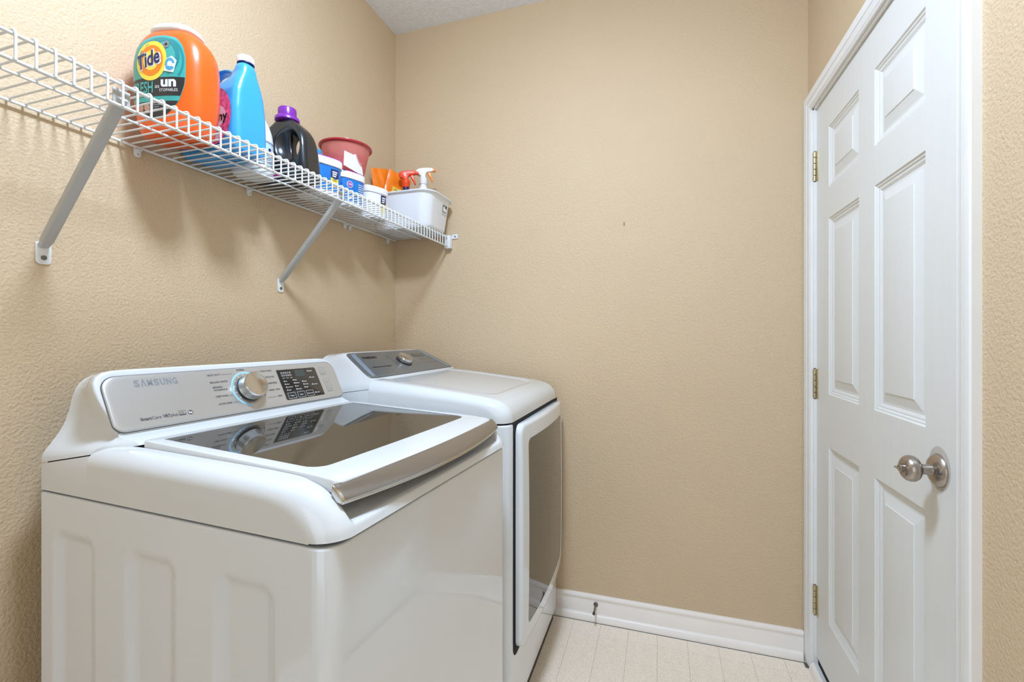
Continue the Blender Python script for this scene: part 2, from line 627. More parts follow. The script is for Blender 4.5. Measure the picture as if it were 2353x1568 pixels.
# slab: face with six rectangular openings
ys = sorted([LY0, LY1] + [c for q in cols for c in q])
zs = sorted([LZ0, LZ1] + [c for q in rows for c in q])
m = MB()
for i in range(len(ys) - 1):
    for j in range(len(zs) - 1):
        yc, zc = (ys[i] + ys[i + 1]) / 2, (zs[j] + zs[j + 1]) / 2
        if any(a < yc < b_ for a, b_ in cols) and any(a < zc < b_ for a, b_ in rows):
            continue
        m.add([(DX, ys[i], zs[j]), (DX, ys[i + 1], zs[j]), (DX, ys[i + 1], zs[j + 1]), (DX, ys[i], zs[j + 1])], [(0, 1, 2, 3)])
m.box(DX + 0.012, DX + 0.036, LY0, LY1, LZ0, LZ1)
# slab rim
rim = [(DX, LY0, LZ0), (DX, LY1, LZ0), (DX, LY1, LZ1), (DX, LY0, LZ1)]
rim2 = [(DX + 0.012, p[1], p[2]) for p in rim]
m.loft([rim, rim2], False, False)
obj('slab', dloc(m), M_door, door, smooth=False, weld=True)
# panels: stepped moulding sinking in, then raised field
for (a, b_) in cols:
    for (c, d) in rows:
        m = MB()
        prof = [(0.0, 0.0), (0.004, 0.0035), (0.007, 0.0035), (0.011, 0.0065), (0.015, 0.007), (0.022, 0.0105), (0.027, 0.0105),
                (0.030, 0.0098), (0.053, 0.0035), (0.0545, 0.0018), (0.056, 0.0016)]
        rings = []
        for ins_, dep in prof:
            rings.append([(DX + dep, a + ins_, c + ins_), (DX + dep, b_ - ins_, c + ins_), (DX + dep, b_ - ins_, d - ins_), (DX + dep, a + ins_, d - ins_)])
        m.loft(rings, False, True)
        obj('panel', dloc(m), M_door, door, smooth=True, angle=14)
# hinges
for zc in (1.872, 1.068, 0.267):
    h = obj('hinge', dloc(MB().box(DX - 0.0028, DX + 0.004, LY1 - 0.016, LY1 + 0.006, zc - 0.055, zc + 0.055)), M_hinge, door, bevel=0.001)
    kx, ky = DX - 0.0065, LY1 + 0.0045
    for k in range(5):
        z0 = zc - 0.055 + k * 0.022
        q = MB().lathe([(0.0048, z0 + 0.0008), (0.0062, z0 + 0.0016), (0.0062, z0 + 0.0204), (0.0048, z0 + 0.0212)], 16, origin=(kx, ky, 0))
        obj('knuckle', dloc(q), M_hinge, h)
    q = MB().lathe([(0.0036, zc - 0.0575), (0.0036, zc + 0.0575)], 12, origin=(kx, ky, 0))
    obj('pin', dloc(q), M_black, h)
# knob
KY, KZ = 1.181, 0.962
n_ = 40
prof = [(0.001, DX - 0.0145), (0.018, DX - 0.0140), (0.026, DX - 0.0115), (0.032, DX - 0.0065), (0.0345, DX - 0.0025), (0.0345, DX - 0.0004)]
rose = obj('knob_rose', dloc(MB().lathe(prof, n_, 'x', (0, KY, KZ))), M_nickel, door, angle=50)
prof = [(0.0125, DX - 0.013), (0.0115, DX - 0.017), (0.0105, DX - 0.024), (0.0115, DX - 0.031), (0.0165, DX - 0.034), (0.0235, DX - 0.0385),
        (0.0272, DX - 0.045), (0.0275, DX - 0.051), (0.0255, DX - 0.057), (0.0205, DX - 0.062), (0.0175, DX - 0.0635), (0.0165, DX - 0.0625), (0.012, DX - 0.0632), (0.001, DX - 0.0635)]
knob = obj('door_knob', dloc(MB().lathe(prof, n_, 'x', (0, KY, KZ))), M_nickel, door, angle=50)
q = MB().lathe([(0.009, DX - 0.0630), (0.009, DX - 0.068), (0.0075, DX - 0.0695), (0.001, DX - 0.0697)], 20, 'x', (0, KY, KZ))
obj('thumb_turn', dloc(q), M_nickel, knob)
obj('turn_bar', dloc(MB().box(DX - 0.0745, DX - 0.069, KY - 0.0085, KY + 0.0085, KZ - 0.0018, KZ + 0.0018)), M_nickel, knob, bevel=0.0008)
for sy in (-0.026, 0.026):
    obj('screw', dloc(MB().lathe([(0.0038, DX - 0.0128), (0.0036, DX - 0.0075)], 14, 'x', (0, KY + sy, KZ))), M_screw, rose)
q = MB()
put_disc(q, lambda a, b: (DX - 0.0003, a, b), KY - 0.001, KZ + 0.004, 0.039, 0.046, n=36)
obj('bare_patch', dloc(q), M_patch, door, recalc=False)
# door frame: jambs, stop, casing
jamb = tag(obj('trim_1', MB().box(RX - 0.0005, RX + T, DO1 - 0.008, DO1 + 0.012, 0, DOZ + 0.0).box(RX - 0.0005, RX + T, DO0 - 0.012, DO0 + 0.008, 0, DOZ)
               .box(RX - 0.0005, RX + T, DO0 - 0.012, DO1 + 0.012, DOZ - 0.008, DOZ + 0.012), M_white, smooth=False),
           'white door jamb lining the doorway', kind='structure')
CAS = [(0.0, 0.0), (0.0, 0.0085), (0.007, 0.0115), (0.0078, 0.0085), (0.010, 0.0085), (0.0108, 0.0110), (0.024, 0.0130), (0.0285, 0.0150), (0.0293, 0.0118), (0.0318, 0.0118), (0.0326, 0.0150), (0.044, 0.017), (0.054, 0.017), (0.058, 0.0150), (0.058, 0.0)]
def casing_ring(q, inner_y0, inner_y1, inner_z):
    """one casing profile point swept along hinge leg, head, latch leg"""
    o_, t_ = q
    return [(RX - t_, inner_y1 + o_, 0.0), (RX - t_, inner_y1 + o_, inner_z + o_), (RX - t_, inner_y0 - o_, inner_z + o_), (RX - t_, inner_y0 - o_, 0.0)]
path = [casing_ring(q, DO0, DO1 + 0.002, DOZ - 0.001) for q in CAS]
rings = [[path[k][i] for k in range(len(CAS))] for i in range(4)]
tag(obj('trim_2', MB().loft(rings), M_white, angle=25), 'white moulded casing around the door', kind='structure')
# threshold
th = tag(obj('trim_3', MB().box(RX - 0.002, RX + 0.03, DO0, DO1 - 0.002, 0, 0.030), M_white, bevel=0.004), 'white threshold strip under the door', kind='structure')
q = MB().loft([[(RX - 0.002 - p[0] + 0.014, y, p[1] * 1.15) for p in SHOE] for y in (DO0 + 0.002, DO1 - 0.01)])
obj('shoe_moulding', q, M_base, th, angle=50)
obj('gap_shade', MB().box(DX + 0.004, DX + 0.05, DO0, DO1 - 0.004, 0.028, 0.056), M_dark, th, smooth=False)  # black block standing in for the shade under the door
obj('corner_strip', MB().box(RX - 0.024, RX - 0.001, DO1 + 0.004, RY - 0.03, 0.0002, 0.0025), M_edge_dark, th, bevel=0.001)  # dark strip on the floor beside the casing

# little nail mark + door stop
nl = MB().lathe([(0.0028, RY - 0.004), (0.0028, RY - 0.0003)], 12, 'y', (1.129, 0, 1.729)).box(1.1275, 1.1305, RY - 0.006, RY - 0.0005, 1.7215, 1.7365)
tag(obj('wall_nail', nl, M_steel), 'small dark nail stub in the middle of the tan far wall', 'nail')
ds = thing('door_stop', 'short dark metal door stop screwed to the baseboard', 'door stop', (1.010, RY - 0.014, 0.072))
obj('base_plate', MB().lathe([(0.0055, -0.0075), (0.009, -0.005), (0.0098, -0.001), (0.0098, 0.0)], 20, 'y'), M_steel, ds)
obj('rod', MB().tube([(0, -0.004, 0), (0, -0.03, -0.0008), (0, -0.062, -0.003)], [0.0048, 0.0036, 0.0044], 12), M_steel, ds)
obj('tip', MB().tube([(0, -0.060, -0.0028), (0, -0.069, -0.0034)], 0.0056, 12), M_rubber, ds)

# ceiling lamp (its dome is the room's light)
lamp = thing('ceiling_lamp', 'round frosted ceiling lamp above the washer', 'lamp', (0.95, 0.61, RZ))
obj('lamp_base', MB().lathe([(0.165, 0), (0.165, -0.02), (0.15, -0.03), (0.14, -0.03)], 40), M_white, lamp)
obj('lamp_dome', MB().lathe([(0.150, -0.028), (0.152, -0.040), (0.146, -0.056), (0.120, -0.068), (0.080, -0.075), (0.040, -0.078), (0.001, -0.079)], 40), M_lampglass, lamp)

# ================================================================== WASHER
WW = 0.686
PH = R(3.06)
washer = thing('washing_machine', 'white top-load washer with glass lid and silver control panel, nearest appliance', 'washer', (0.8248, 0.5425, 0), -PH)
BX = -0.724
SEAM = 0.936
# cabinet: outline walls, side panel facing the viewer is embossed
RC = 0.032
PAN = [(-0.687, -0.548), (-0.463, -0.324), (-0.239, -0.100)]
def emb(x, z):
    d = 0.0
    for a, b_ in PAN:
        cx, hw = (a + b_) / 2, (b_ - a) / 2
        top = 0.868
        # rounded-rectangle distance (open at the foot)
        r = 0.034
        qx = abs(x - cx) - hw + r
        qz = (z - top) + r
        dd = math.hypot(max(qx, 0), max(qz, 0)) + min(max(qx, qz), 0) - r
        d = max(d, sstep(0.0, -0.028, dd))
    return 0.0085 * d
m = MB()
xsn = sorted(set([BX, -0.7] + list(np.round(np.arange(-0.70, -0.045, 0.0055), 4)) + [-0.04, -RC]))
zsn = sorted(set([0.02, 0.05, 0.1, 0.2, 0.3, 0.4, 0.5] + list(np.round(np.arange(0.52, 0.80, 0.02), 4)) + list(np.round(np.arange(0.80, 0.90, 0.0055), 4)) + [0.905, 0.92, 0.928]))
m.grid([[(x, emb(x, z), z) for x in xsn] for z in zsn])
arc = [(-RC + RC * math.sin(R(a)), RC - RC * math.cos(R(a))) for a in range(0, 91, 9)]
front = arc + [(0.0, WW - RC)] + [(-RC + RC * math.cos(R(a)), WW - RC + RC * math.sin(R(a))) for a in range(9, 91, 9)] + [(BX, WW)]
m.grid([[(p[0], p[1], z) for p in front] for z in (0.02, 0.3, 0.6, 0.928)])
m.add([(BX, 0, 0.02), (BX, WW, 0.02), (BX, WW, 0.98), (BX, 0, 0.98)], [(0, 1, 2, 3)])
# rolled top lip
full = [(BX, 0.0), (-0.3, 0.0), (-RC, 0.0)] + front[1:]
lip = []
for k, (dz, ins_) in enumerate([(0.928, 0.0), (0.9305, 0.0006), (0.9322, 0.0022), (0.9327, 0.006), (0.9327, 0.03)]):
    row = []
    for x, y in full:
        cx, cy = -0.36, WW / 2
        L_ = math.hypot(x - cx, y - cy)
        row.append((x + (cx - x) / L_ * ins_ * 1.2, y + (cy - y) / L_ * ins_ * 1.2, dz))
    lip.append(row)
m.grid(lip)
obj('cabinet', m, M_enamel, washer, angle=50, recalc=True, weld=True)
obj('seam_shade', MB().loft([[(p[0], p[1], z) for p in rrect(BX + 0.012, -0.010, 0.010, WW - 0.010, 0.03, 5)] for z in (0.925, 0.945)]).box(BX + 0.006, -0.59, 0.007, WW - 0.007, 0.95, 1.012), M_dark, washer)  # dark block added inside so the seams look shaded
# feet
for (fx, fy) in ((-0.06, 0.06), (-0.06, WW - 0.06), (BX + 0.06, 0.06), (BX + 0.06, WW - 0.06)):
    obj('foot', MB().lathe([(0.022, 0), (0.022, 0.012), (0.012, 0.016), (0.012, 0.03)], 16, origin=(fx, fy, 0)), M_black, washer)

# top cover: fenders each side of the lid, grip recess in front
ztop = smooth_tab([(-0.60, 1.0310), (-0.50, 1.0305), (-0.40, 1.0283), (-0.30, 1.0258), (-0.20, 1.0232), (-0.136, 1.0208), (-0.091, 1.0172), (-0.055, 1.0082),
                   (-0.036, 0.9980), (-0.020, 0.9850), (-0.009, 0.9725), (-0.001, 0.9610), (0.0045, 0.9510), (0.008, 0.9395)])
XF = 0.008
RS, RCC = 0.034, 0.046
def cover_pt(t_x, y):
    """t_x: profile abscissa (0.008 = foot of the front), y across"""
    yy = min(y, WW - y)
    sd = RS - math.sqrt(max(RS * RS - max(RS - yy, 0) ** 2, 0))
    push = RCC - math.sqrt(max(RCC * RCC - max(RCC - yy, 0) ** 2, 0))
    x = t_x
    if t_x > -0.25:
        x = t_x - push * sstep(-0.25, 0.0, t_x)
    z = ztop(t_x)
    z = SEAM + (z - SEAM) * (1 - sd / (1.031 - SEAM) * 1.0)
    z -= 0.022 * sstep(0.0455, 0.0500, yy) * sstep(-0.020, -0.060, t_x) * sstep(-0.572, -0.560, t_x)
    # grip recess
    e = 0.0
    if t_x > -0.085:
        inside = sstep(0.0425, 0.0535, yy)
        zr = lerp_tab([(-0.085, 1.000), (-0.07, 0.975), (-0.05, 0.966), (-0.02, 0.9585), (-0.004, 0.9570), (0.003, 0.9535), (0.008, 0.9395)], t_x)
        z = z + (min(zr, z) - z) * inside
    return (x, y, max(z, SEAM + 0.0005))
yst = [0.0, 0.0006, 0.0022, 0.005, 0.009, 0.014, 0.020, 0.026, 0.032, 0.038, 0.042, 0.044, 0.046, 0.048, 0.050, 0.052, 0.054, 0.056, 0.060, 0.075]
yst = yst + list(np.linspace(0.10, WW - 0.10, 12)) + [WW - y for y in yst[::-1]]
xst = list(np.linspace(-0.575, -0.12, 14)) + list(np.linspace(-0.105, -0.02, 16)) + [-0.016, -0.012, -0.008, -0.005, -0.002, 0.0, 0.002, 0.004, 0.0055, 0.0068, 0.0075, 0.008]
m = MB()
G = [[cover_pt(x, y) for y in yst] for x in xst]
m.grid(G)
for col_i, yv in ((0, 0.0), (len(yst) - 1, WW)):          # side walls down to the seam
    topv = [G[i][col_i] for i in range(len(xst))]
    m.grid([[(p[0], yv, SEAM + 0.0005) for p in topv], [(p[0], yv, SEAM + 0.02) if p[2] > SEAM + 0.03 else (p[0], yv, (p[2] + SEAM) / 2) for p in topv], topv])
    # piece behind, below the console
    bkp = []
    for t in (1.0, 0.85, 0.7, 0.55, 0.4, 0.25, 0.12, 0.0):
        e = t
        x, yq, z = -0.575 + (BX + 0.575) * t, 0.006 * (1 - e), 1.0175 + (0.990 - 1.0175) * e - 0.0022
        bkp.append((x, yq if yv == 0 else WW - yq, z))
    m.grid([[(p[0], yv, SEAM + 0.0005) for p in bkp], [(p[0], yv, SEAM + 0.02) for p in bkp], [(p[0], yv, p[2] - 0.018) for p in bkp], bkp])
obj('top_cover', m, M_enamel2, washer, angle=50, weld=True)

# console housing lofted from the leaning face to the back
def Xface(z):
    return -0.548 - (z - 1.058) * 0.049 / 0.095
Fp = [(0.006, 1.0175, -0.575), (0.008, 1.0225, -0.573), (0.0115, 1.0275, -0.566), (0.017, 1.032, -0.558), (0.0245, 1.0362, -0.552), (0.0315, 1.0412, -0.548), (0.0365, 1.048, -0.5455), (0.0372, 1.056, -0.5475),
      (0.0340, 1.066, None), (0.0298, 1.080, None), (0.0255, 1.097, None), (0.0215, 1.115, None), (0.0200, 1.135, None), (0.0225, 1.150, None), (0.030, 1.1615, None),
      (0.042, 1.1685, None), (0.058, 1.1715, None), (0.085, 1.1725, None)]
Bp = [(0.0, 0.990, 0), (0.0003, 0.998, 0), (0.002, 1.006, 0), (0.0065, 1.0145, 0), (0.013, 1.0235, 0), (0.020, 1.034, 0), (0.0275, 1.0455, 0), (0.034, 1.058, 0), (0.039, 1.071, 0), (0.043, 1.086, 0), (0.0465, 1.101, 0),
      (0.0495, 1.116, 0), (0.054, 1.130, 0), (0.0605, 1.142, 0), (0.070, 1.151, 0), (0.082, 1.157, 0), (0.097, 1.161, 0), (0.120, 1.163, 0)]
def full_loop(Pp):
    return list(Pp) + [(WW - p[0],) + tuple(p[1:]) for p in Pp[::-1]]
FL, BL = full_loop(Fp), full_loop(Bp)
m = MB()
cols_t = [0.0, 0.012, 0.035, 0.075, 0.14, 0.24, 0.36, 0.50, 0.65, 0.8, 0.92, 1.0]
rings = []
for t in cols_t:
    ring = []
    for k_, (a, b_) in enumerate(zip(FL, BL)):
        wt = min(min(k_, len(FL) - 1 - k_), 5) / 5.0
        e = t * (1 - wt) + t * t * (3 - 2 * t) * wt
        xf = a[2] if a[2] is not None else Xface(a[1])
        y = a[0] + (b_[0] - a[0]) * e
        z = a[1] + (b_[1] - a[1]) * e
        x = xf + (BX - xf) * t
        # soft front edge
        if a[2] is None or a[1] > 1.045:
            k = max(0.0, 0.035 - t) / 0.035
            cy = WW / 2
            y += math.copysign(1, cy - a[0]) * 0.004 * k * k * (1 if a[0] < 0.05 or a[0] > WW - 0.05 else 0)
            z -= 0.004 * k * k * (1 if a[1] > 1.14 else 0)
        ring.append((x, y, z))
    rings.append(ring)
m.grid(rings)
m.f.append(tuple(range(len(FL))))                    # front cap (white bezel)
# sill between face and lid, blending sideways into the flare
SL = [(-0.499, 0.046, 1.0330), (-0.504, 0.045, 1.0372), (-0.513, 0.044, 1.0395), (-0.522, 0.0425, 1.0415), (-0.531, 0.040, 1.0435), (-0.539, 0.038, 1.0456), (-0.5455, 0.0365, 1.0480)]
m.grid([[(x, y0 + (WW - 2 * y0) * q, z) for q in np.linspace(0, 1, 16)] for x, y0, z in SL + [(-0.549, 0.036, 1.056), (-0.56, 0.036, 1.060)]])
for s_ in (0, 1):
    rows_ = []
    for a, b_ in zip(Fp[:7], SL):
        row = []
        for q in np.linspace(0, 1, 8):
            xx, yy, zz_ = a[2] + (b_[0] - a[2]) * q, a[0] + (b_[1] - a[0]) * q, a[1] + (b_[2] - a[1]) * q
            row.append((xx, yy if s_ == 0 else WW - yy, zz_))
        rows_.append(row)
    m.grid(rows_)
obj('console_housing', m, M_enamel2, washer, angle=42, recalc=True, weld=True)

# face frame of reference
FA = Vector((-0.548, 0, 1.058))
fu = (Vector((-0.597, 0, 1.153)) - FA).normalized()
fn_ = Vector((fu.z, 0, -fu.x))
def wf(off):
    def f(a, b):
        p = FA + fu * b + fn_ * off
        return (p.x, a, p.z)
    return f
# glass facia
def facia_loop(ins_, off):
    return [wf(off)(a, b) for a, b in rrect(0.0295 + ins_, 0.6555 - ins_, -0.0055 + ins_, 0.1145 - ins_, (0.028, 0.030, 0.020, 0.018), 7)]
m = MB().loft([facia_loop(-0.0012, 0.0004), facia_loop(-0.0012, 0.0012)])
obj('facia_groove_shade', m, M_ink, washer)  # larger dark plate painting the shaded groove around the facia
m = MB().loft([facia_loop(0.0, 0.0006), facia_loop(0.0, 0.0022), facia_loop(0.0012, 0.0034), facia_loop(0.004, 0.0040), facia_loop(0.010, 0.0042)], True, True)
panel = obj('control_panel', m, M_facia, washer, angle=50)
E0 = 0.00445
m = MB()
put_spaced(m, 'S\u039bMSUNG', wf(E0), 0.0855, 0.0868, 0.0145, 0.0860, 0.24, 0.035)
obj('brand_lettering', m, M_inkgrey, panel, smooth=False, recalc=False)
m = MB()
put_text(m, 'Smart', wf(E0), 0.0771, 0.0118, 0.0066, 0.0205, bold=0.035)
put_text(m, 'Care', wf(E0), 0.0983, 0.0118, 0.0066, 0.0180, bold=0.01)
put_text(m, 'VRT', wf(E0), 0.1197, 0.0118, 0.0066, 0.0150, bold=0.04)
put_text(m, 'plus', wf(E0), 0.1352, 0.0118, 0.0066, 0.0145, bold=0.012)
put_frame(m, wf(E0), 0.1522, 0.1668, 0.0110, 0.0222, 0.0006)
put_rect(m, wf(E0), 0.1522, 0.1668, 0.0110, 0.0138)
put_disc(m, wf(E0), 0.1585, 0.0158, 0.0052, 0.0042, 0.86, 14, 20, 170)
put_text(m, 'energy', wf(E0), 0.1545, 0.0155, 0.0022, 0.0085)
put_disc(m, wf(E0), 0.1768, 0.0150, 0.0058, 0.0052, n=20)
for s_, a, b_, wd in (('HEAVY DUTY', 0.2413, 0.0968, 0.0330), ('NORMAL', 0.3200, 0.1052, 0.0230), ('QUICK WASH', 0.3866, 0.0968, 0.0345), ('DELICATES', 0.3951, 0.0786, 0.0280),
                      ('PERM PRESS', 0.3950, 0.0602, 0.0300), ('RINSE + SPIN', 0.3935, 0.0405, 0.0335), ('SPIN', 0.4130, 0.0208, 0.0135),
                      ('BRILLIANT WHITES', 0.2425, 0.0778, 0.0440), ('BEDDING/', 0.2452, 0.0645, 0.0240), ('WATERPROOF', 0.2452, 0.0572, 0.0350),
                      ('DEEP WASH', 0.2450, 0.0408, 0.0305), ('ACTIVE WEAR', 0.2452, 0.0213, 0.0345)):
    put_text(m, s_, wf(E0), a, b_, 0.0046, wd, bold=0.02)
LN = 0.0004
for a0, a1, b_ in ((0.2770, 0.3050, 0.0985), (0.3525, 0.3840, 0.0985), (0.383, 0.3925, 0.0803), (0.3875, 0.3925, 0.0620), (0.3875, 0.3920, 0.0423), (0.3800, 0.4110, 0.0225), (0.2790, 0.2890, 0.0425), (0.2825, 0.2970, 0.0228)):
    put_rect(m, wf(E0), a0, a1, b_ - LN, b_ + LN)
put_disc(m, wf(E0), 0.337, 0.0555, 0.0475, None, 0.965, 14, -38, 2)
tag(obj('cycle_lettering', m, M_ink, panel, smooth=False, recalc=False), kind='stuff')
m = MB()
put_text(m, 'he', wf(E0 + 0.0003), 0.1729, 0.0128, 0.0052, 0.0078, bold=0.03)
obj('badge_lettering', m, M_inkwhite, panel, smooth=False, recalc=False)
# dial
DC = (0.337, 0.0540)
def ring_rows(prof, n=48):
    rows_ = []
    for r, off in prof:
        rows_.append([wf(off)(DC[0] + r * math.cos(2 * PI * i / n), DC[1] + r * math.sin(2 * PI * i / n)) for i in range(n)])
    return rows_
m = MB()
put_disc(m, wf(E0 + 0.0002), DC[0], DC[1], 0.0475, None, 0.915, 40, 62, 262)
obj('light_ring', m, M_led, panel, smooth=False, recalc=False)
obj('dial_base', MB().loft(ring_rows([(0.0435, 0.0040), (0.0430, 0.0052), (0.0395, 0.0056), (0.0385, 0.0050), (0.034, 0.0048)])), M_facia, panel, angle=50)
m = MB()
for k in range(9):
    a = R(75 + k * 23)
    c_, s_ = math.cos(a), math.sin(a)
    q = [(0.0362, -0.0006), (0.0420, -0.0006), (0.0420, 0.0006), (0.0362, 0.0006)]
    m.add([wf(0.0060)(DC[0] + x * c_ - y * s_, DC[1] + x * s_ + y * c_) for x, y in q], [(0, 1, 2, 3)])
obj('dial_ticks', m, M_inkwhite, panel, smooth=False, recalc=False)
obj('dial_skirt', MB().loft(ring_rows([(0.0335, 0.0046), (0.0345, 0.0060), (0.0340, 0.0105), (0.0325, 0.0110)])), M_black, panel, angle=50)
obj('dial_knob', MB().loft(ring_rows([(0.0325, 0.0100), (0.0335, 0.0115), (0.0325, 0.0150), (0.0318, 0.0290), (0.0322, 0.0340), (0.0310, 0.0360), (0.0285, 0.0365), (0.0270, 0.0358), (0.001, 0.0352)])), M_chrome, panel, angle=40)
# black touch panel
def bp_loop(ins_, off):
    return [wf(off)(a, b) for a, b in rrect(0.4365 + ins_, 0.5770 - ins_, 0.0072 + ins_, 0.0985 - ins_, (0.006, 0.001, 0.004, 0.004), 4)]
tp = obj('touch_panel', MB().loft([bp_loop(0, 0.0040), bp_loop(0, 0.0047), bp_loop(0.0008, 0.0052)]), M_panel, panel, angle=50)
E1 = 0.0054
m = MB()
put_rect(m, wf(E1), 0.4955, 0.5300, 0.0735, 0.0935)
obj('display_window', m, M_lcd, panel, smooth=False, recalc=False)
m = MB()
put_text(m, '\u25a1 \u25a1 \u25a1 \u25cb \u2605', wf(E1), 0.4475, 0.0860, 0.0042, 0.034, bold=0.01)
put_text(m, '\u25a1 \u25cb \u25a1 \u25a1 \u25cb', wf(E1), 0.4475, 0.0780, 0.0042, 0.034, bold=0.01)
for a, s_, wd in ((0.4475, 'Wash', 0.008), (0.4605, 'Rinse', 0.009), (0.4745, 'Spin', 0.007)):
    put_text(m, s_, wf(E1), a, 0.0712, 0.0026, wd)
def opt(a, b_, s_, wd):
    put_rect(m, wf(E1), a, a + 0.0022, b_, b_ + 0.0038)
    put_text(m, s_, wf(E1), a + 0.0042, b_, 0.0032, wd, bold=0.01)
for k, (s_, wd) in enumerate((('Hot', 0.007), ('Warm', 0.0105), ('Eco Normal', 0.0185), ('Cold', 0.009))):
    opt(0.4480, 0.0610 - k * 0.0090, s_, wd)
for k, (s_, wd) in enumerate((('High', 0.009), ('Medium', 0.0145), ('Low', 0.008), ('No Spin', 0.0150))):
    opt(0.4800, 0.0625 - k * 0.0095, s_, wd)
for k, (s_, wd) in enumerate((('Heavy', 0.0115), ('Normal', 0.0135), ('Light', 0.0095))):
    opt(0.5110, 0.0555 - k * 0.0092, s_, wd)
for b_, s_, wd in ((0.0865, 'Delay End', 0.0140), (0.0655, 'Pre Soak', 0.0145), (0.0430, 'Extra Rinse', 0.0165), (0.0165, 'My Cycle', 0.0130)):
    opt(0.5425, b_, s_, wd)
for a, s_, wd in ((0.4450, 'Temp', 0.013), (0.4785, 'Spin', 0.011), (0.5110, 'Soil Level', 0.0205)):
    put_frame(m, wf(E1), a, a + 0.0262, 0.0100, 0.0275, 0.0006)
    put_text(m, s_, wf(E1), a + 0.0131, 0.0165, 0.0040, wd, center=True)
tag(obj('touch_lettering', m, M_inkwhite, panel, smooth=False, recalc=False), kind='stuff')
for (a0, a1, b0, b1, s1, s2) in ((0.5895, 0.6135, 0.0715, 0.0975, 'Power', None), (0.5915, 0.6155, 0.0150, 0.0575, 'Start', 'Pause')):
    bt = obj('push_button', MB().loft([[wf(o_)(a, b) for a, b in rrect(a0 + i_, a1 - i_, b0 + i_, b1 - i_, 0.002, 3)] for i_, o_ in ((0, 0.0040), (0.0004, 0.0053), (0.0012, 0.0056))]), M_facia, panel, angle=40)
    m = MB()
    put_frame(m, wf(0.0058), a0 + 0.0010, a1 - 0.0010, b0 + 0.0010, b1 - 0.0010, 0.0007)
    cx = (a0 + a1) / 2
    if s2:
        put_rect(m, wf(0.0058), cx - 0.005, cx + 0.004, b1 - 0.0155, b1 - 0.0148)
        put_text(m, '\u25b7II', wf(0.0058), cx, b1 - 0.0140, 0.0060, 0.010, center=True)
        put_text(m, s1, wf(0.0058), cx, b0 + 0.0150, 0.0042, 0.013, center=True)
        put_text(m, s2, wf(0.0058), cx, b0 + 0.0070, 0.0042, 0.014, center=True)
    else:
        put_disc(m, wf(0.0058), cx, b1 - 0.0105, 0.0036, None, 0.8, 14)
        put_text(m, s1, wf(0.0058), cx, b0 + 0.0050, 0.0038, 0.013, center=True)
    obj('button_lettering', m, M_inkgrey, panel, smooth=False, recalc=False)

# lid
_zl = smooth_tab([(-0.088, 1.0222), (-0.06, 1.0200), (-0.03, 1.0162), (0.0, 1.0120), (0.02, 1.009)])
def zlid(x):
    return 1.0415 + (1.0222 - 1.0415) * (x + 0.480) / (0.480 - 0.088) if x < -0.088 else _zl(x)
def lid_loop(x0, x1, y0, y1, rr, dz, bow=0.0):
    out = []
    for x, y in rrect(x0, x1, y0, y1, rr, 6):
        t = (y - WW / 2) / 0.3
        xx = x + (bow * (1 - t * t) if x > -0.2 else 0.0)
        out.append((xx, y, zlid(xx) + dz))
    return out
def dense(loop_args, n=10):
    return loop_args
def lid_loop2(x0, x1, y0, y1, rr, dz, bow=0.0, k=14):
    """rounded rectangle with subdivided straight sides, so the gentle curve of the lid shows"""
    base = rrect(x0, x1, y0, y1, rr, 6)
    out = []
    for i in range(4):
        seg_ = base[i * 7:(i + 1) * 7]
        nxt = base[((i + 1) * 7) % 28]
        out += seg_
        for j in range(1, k):
            t = j / k
            out.append((seg_[-1][0] + (nxt[0] - seg_[-1][0]) * t, seg_[-1][1] + (nxt[1] - seg_[-1][1]) * t))
    pts = []
    for x, y in out:
        t = (y - WW / 2) / 0.3
        xx = x + (bow * (1 - t * t) if x > -0.2 else 0.0)
        pts.append((xx, y, zlid(xx) + dz))
    return pts
LO = (-0.497, -0.027, 0.0480, WW - 0.0480)
LI = (-0.476, -0.092, 0.0735, WW - 0.0735)
ro, ri = (0.012, 0.010, 0.010, 0.012), (0.030, 0.003, 0.003, 0.030)
m = MB().loft([lid_loop2(*LO, ro, -0.020, 0.015), lid_loop2(*LO, ro, -0.0035, 0.015), lid_loop2(LO[0] + .0012, LO[1] - .0012, LO[2] + .0012, LO[3] - .0012, ro, -0.0008, 0.015),
               lid_loop2(LO[0] + .004, LO[1] - .004, LO[2] + .004, LO[3] - .004, ro, 0.0, 0.015),
               lid_loop2(LI[0], LI[1], LI[2], LI[3], ri, 0.0, 0.004), lid_loop2(LI[0], LI[1], LI[2], LI[3], ri, -0.006, 0.004)], False, False)
lid = obj('lid', m, M_enamel2, washer, angle=45)
m = MB()
NX, NY = 18, 6
lp = lid_loop2(LI[0], LI[1], LI[2], LI[3], ri, -0.0012, 0.004)
cxx, cyy = (LI[0] + LI[1]) / 2, WW / 2
rowsg = []
for q in (0.02, 0.25, 0.5, 0.75, 1.0):
    rowsg.append([(cxx + (p[0] - cxx) * q, cyy + (p[1] - cyy) * q, zlid(cxx + (p[0] - cxx) * q) - 0.0012) for p in lp])
m.loft(rowsg, True, False)
obj('lid_glass', m, M_glass, lid, angle=60)
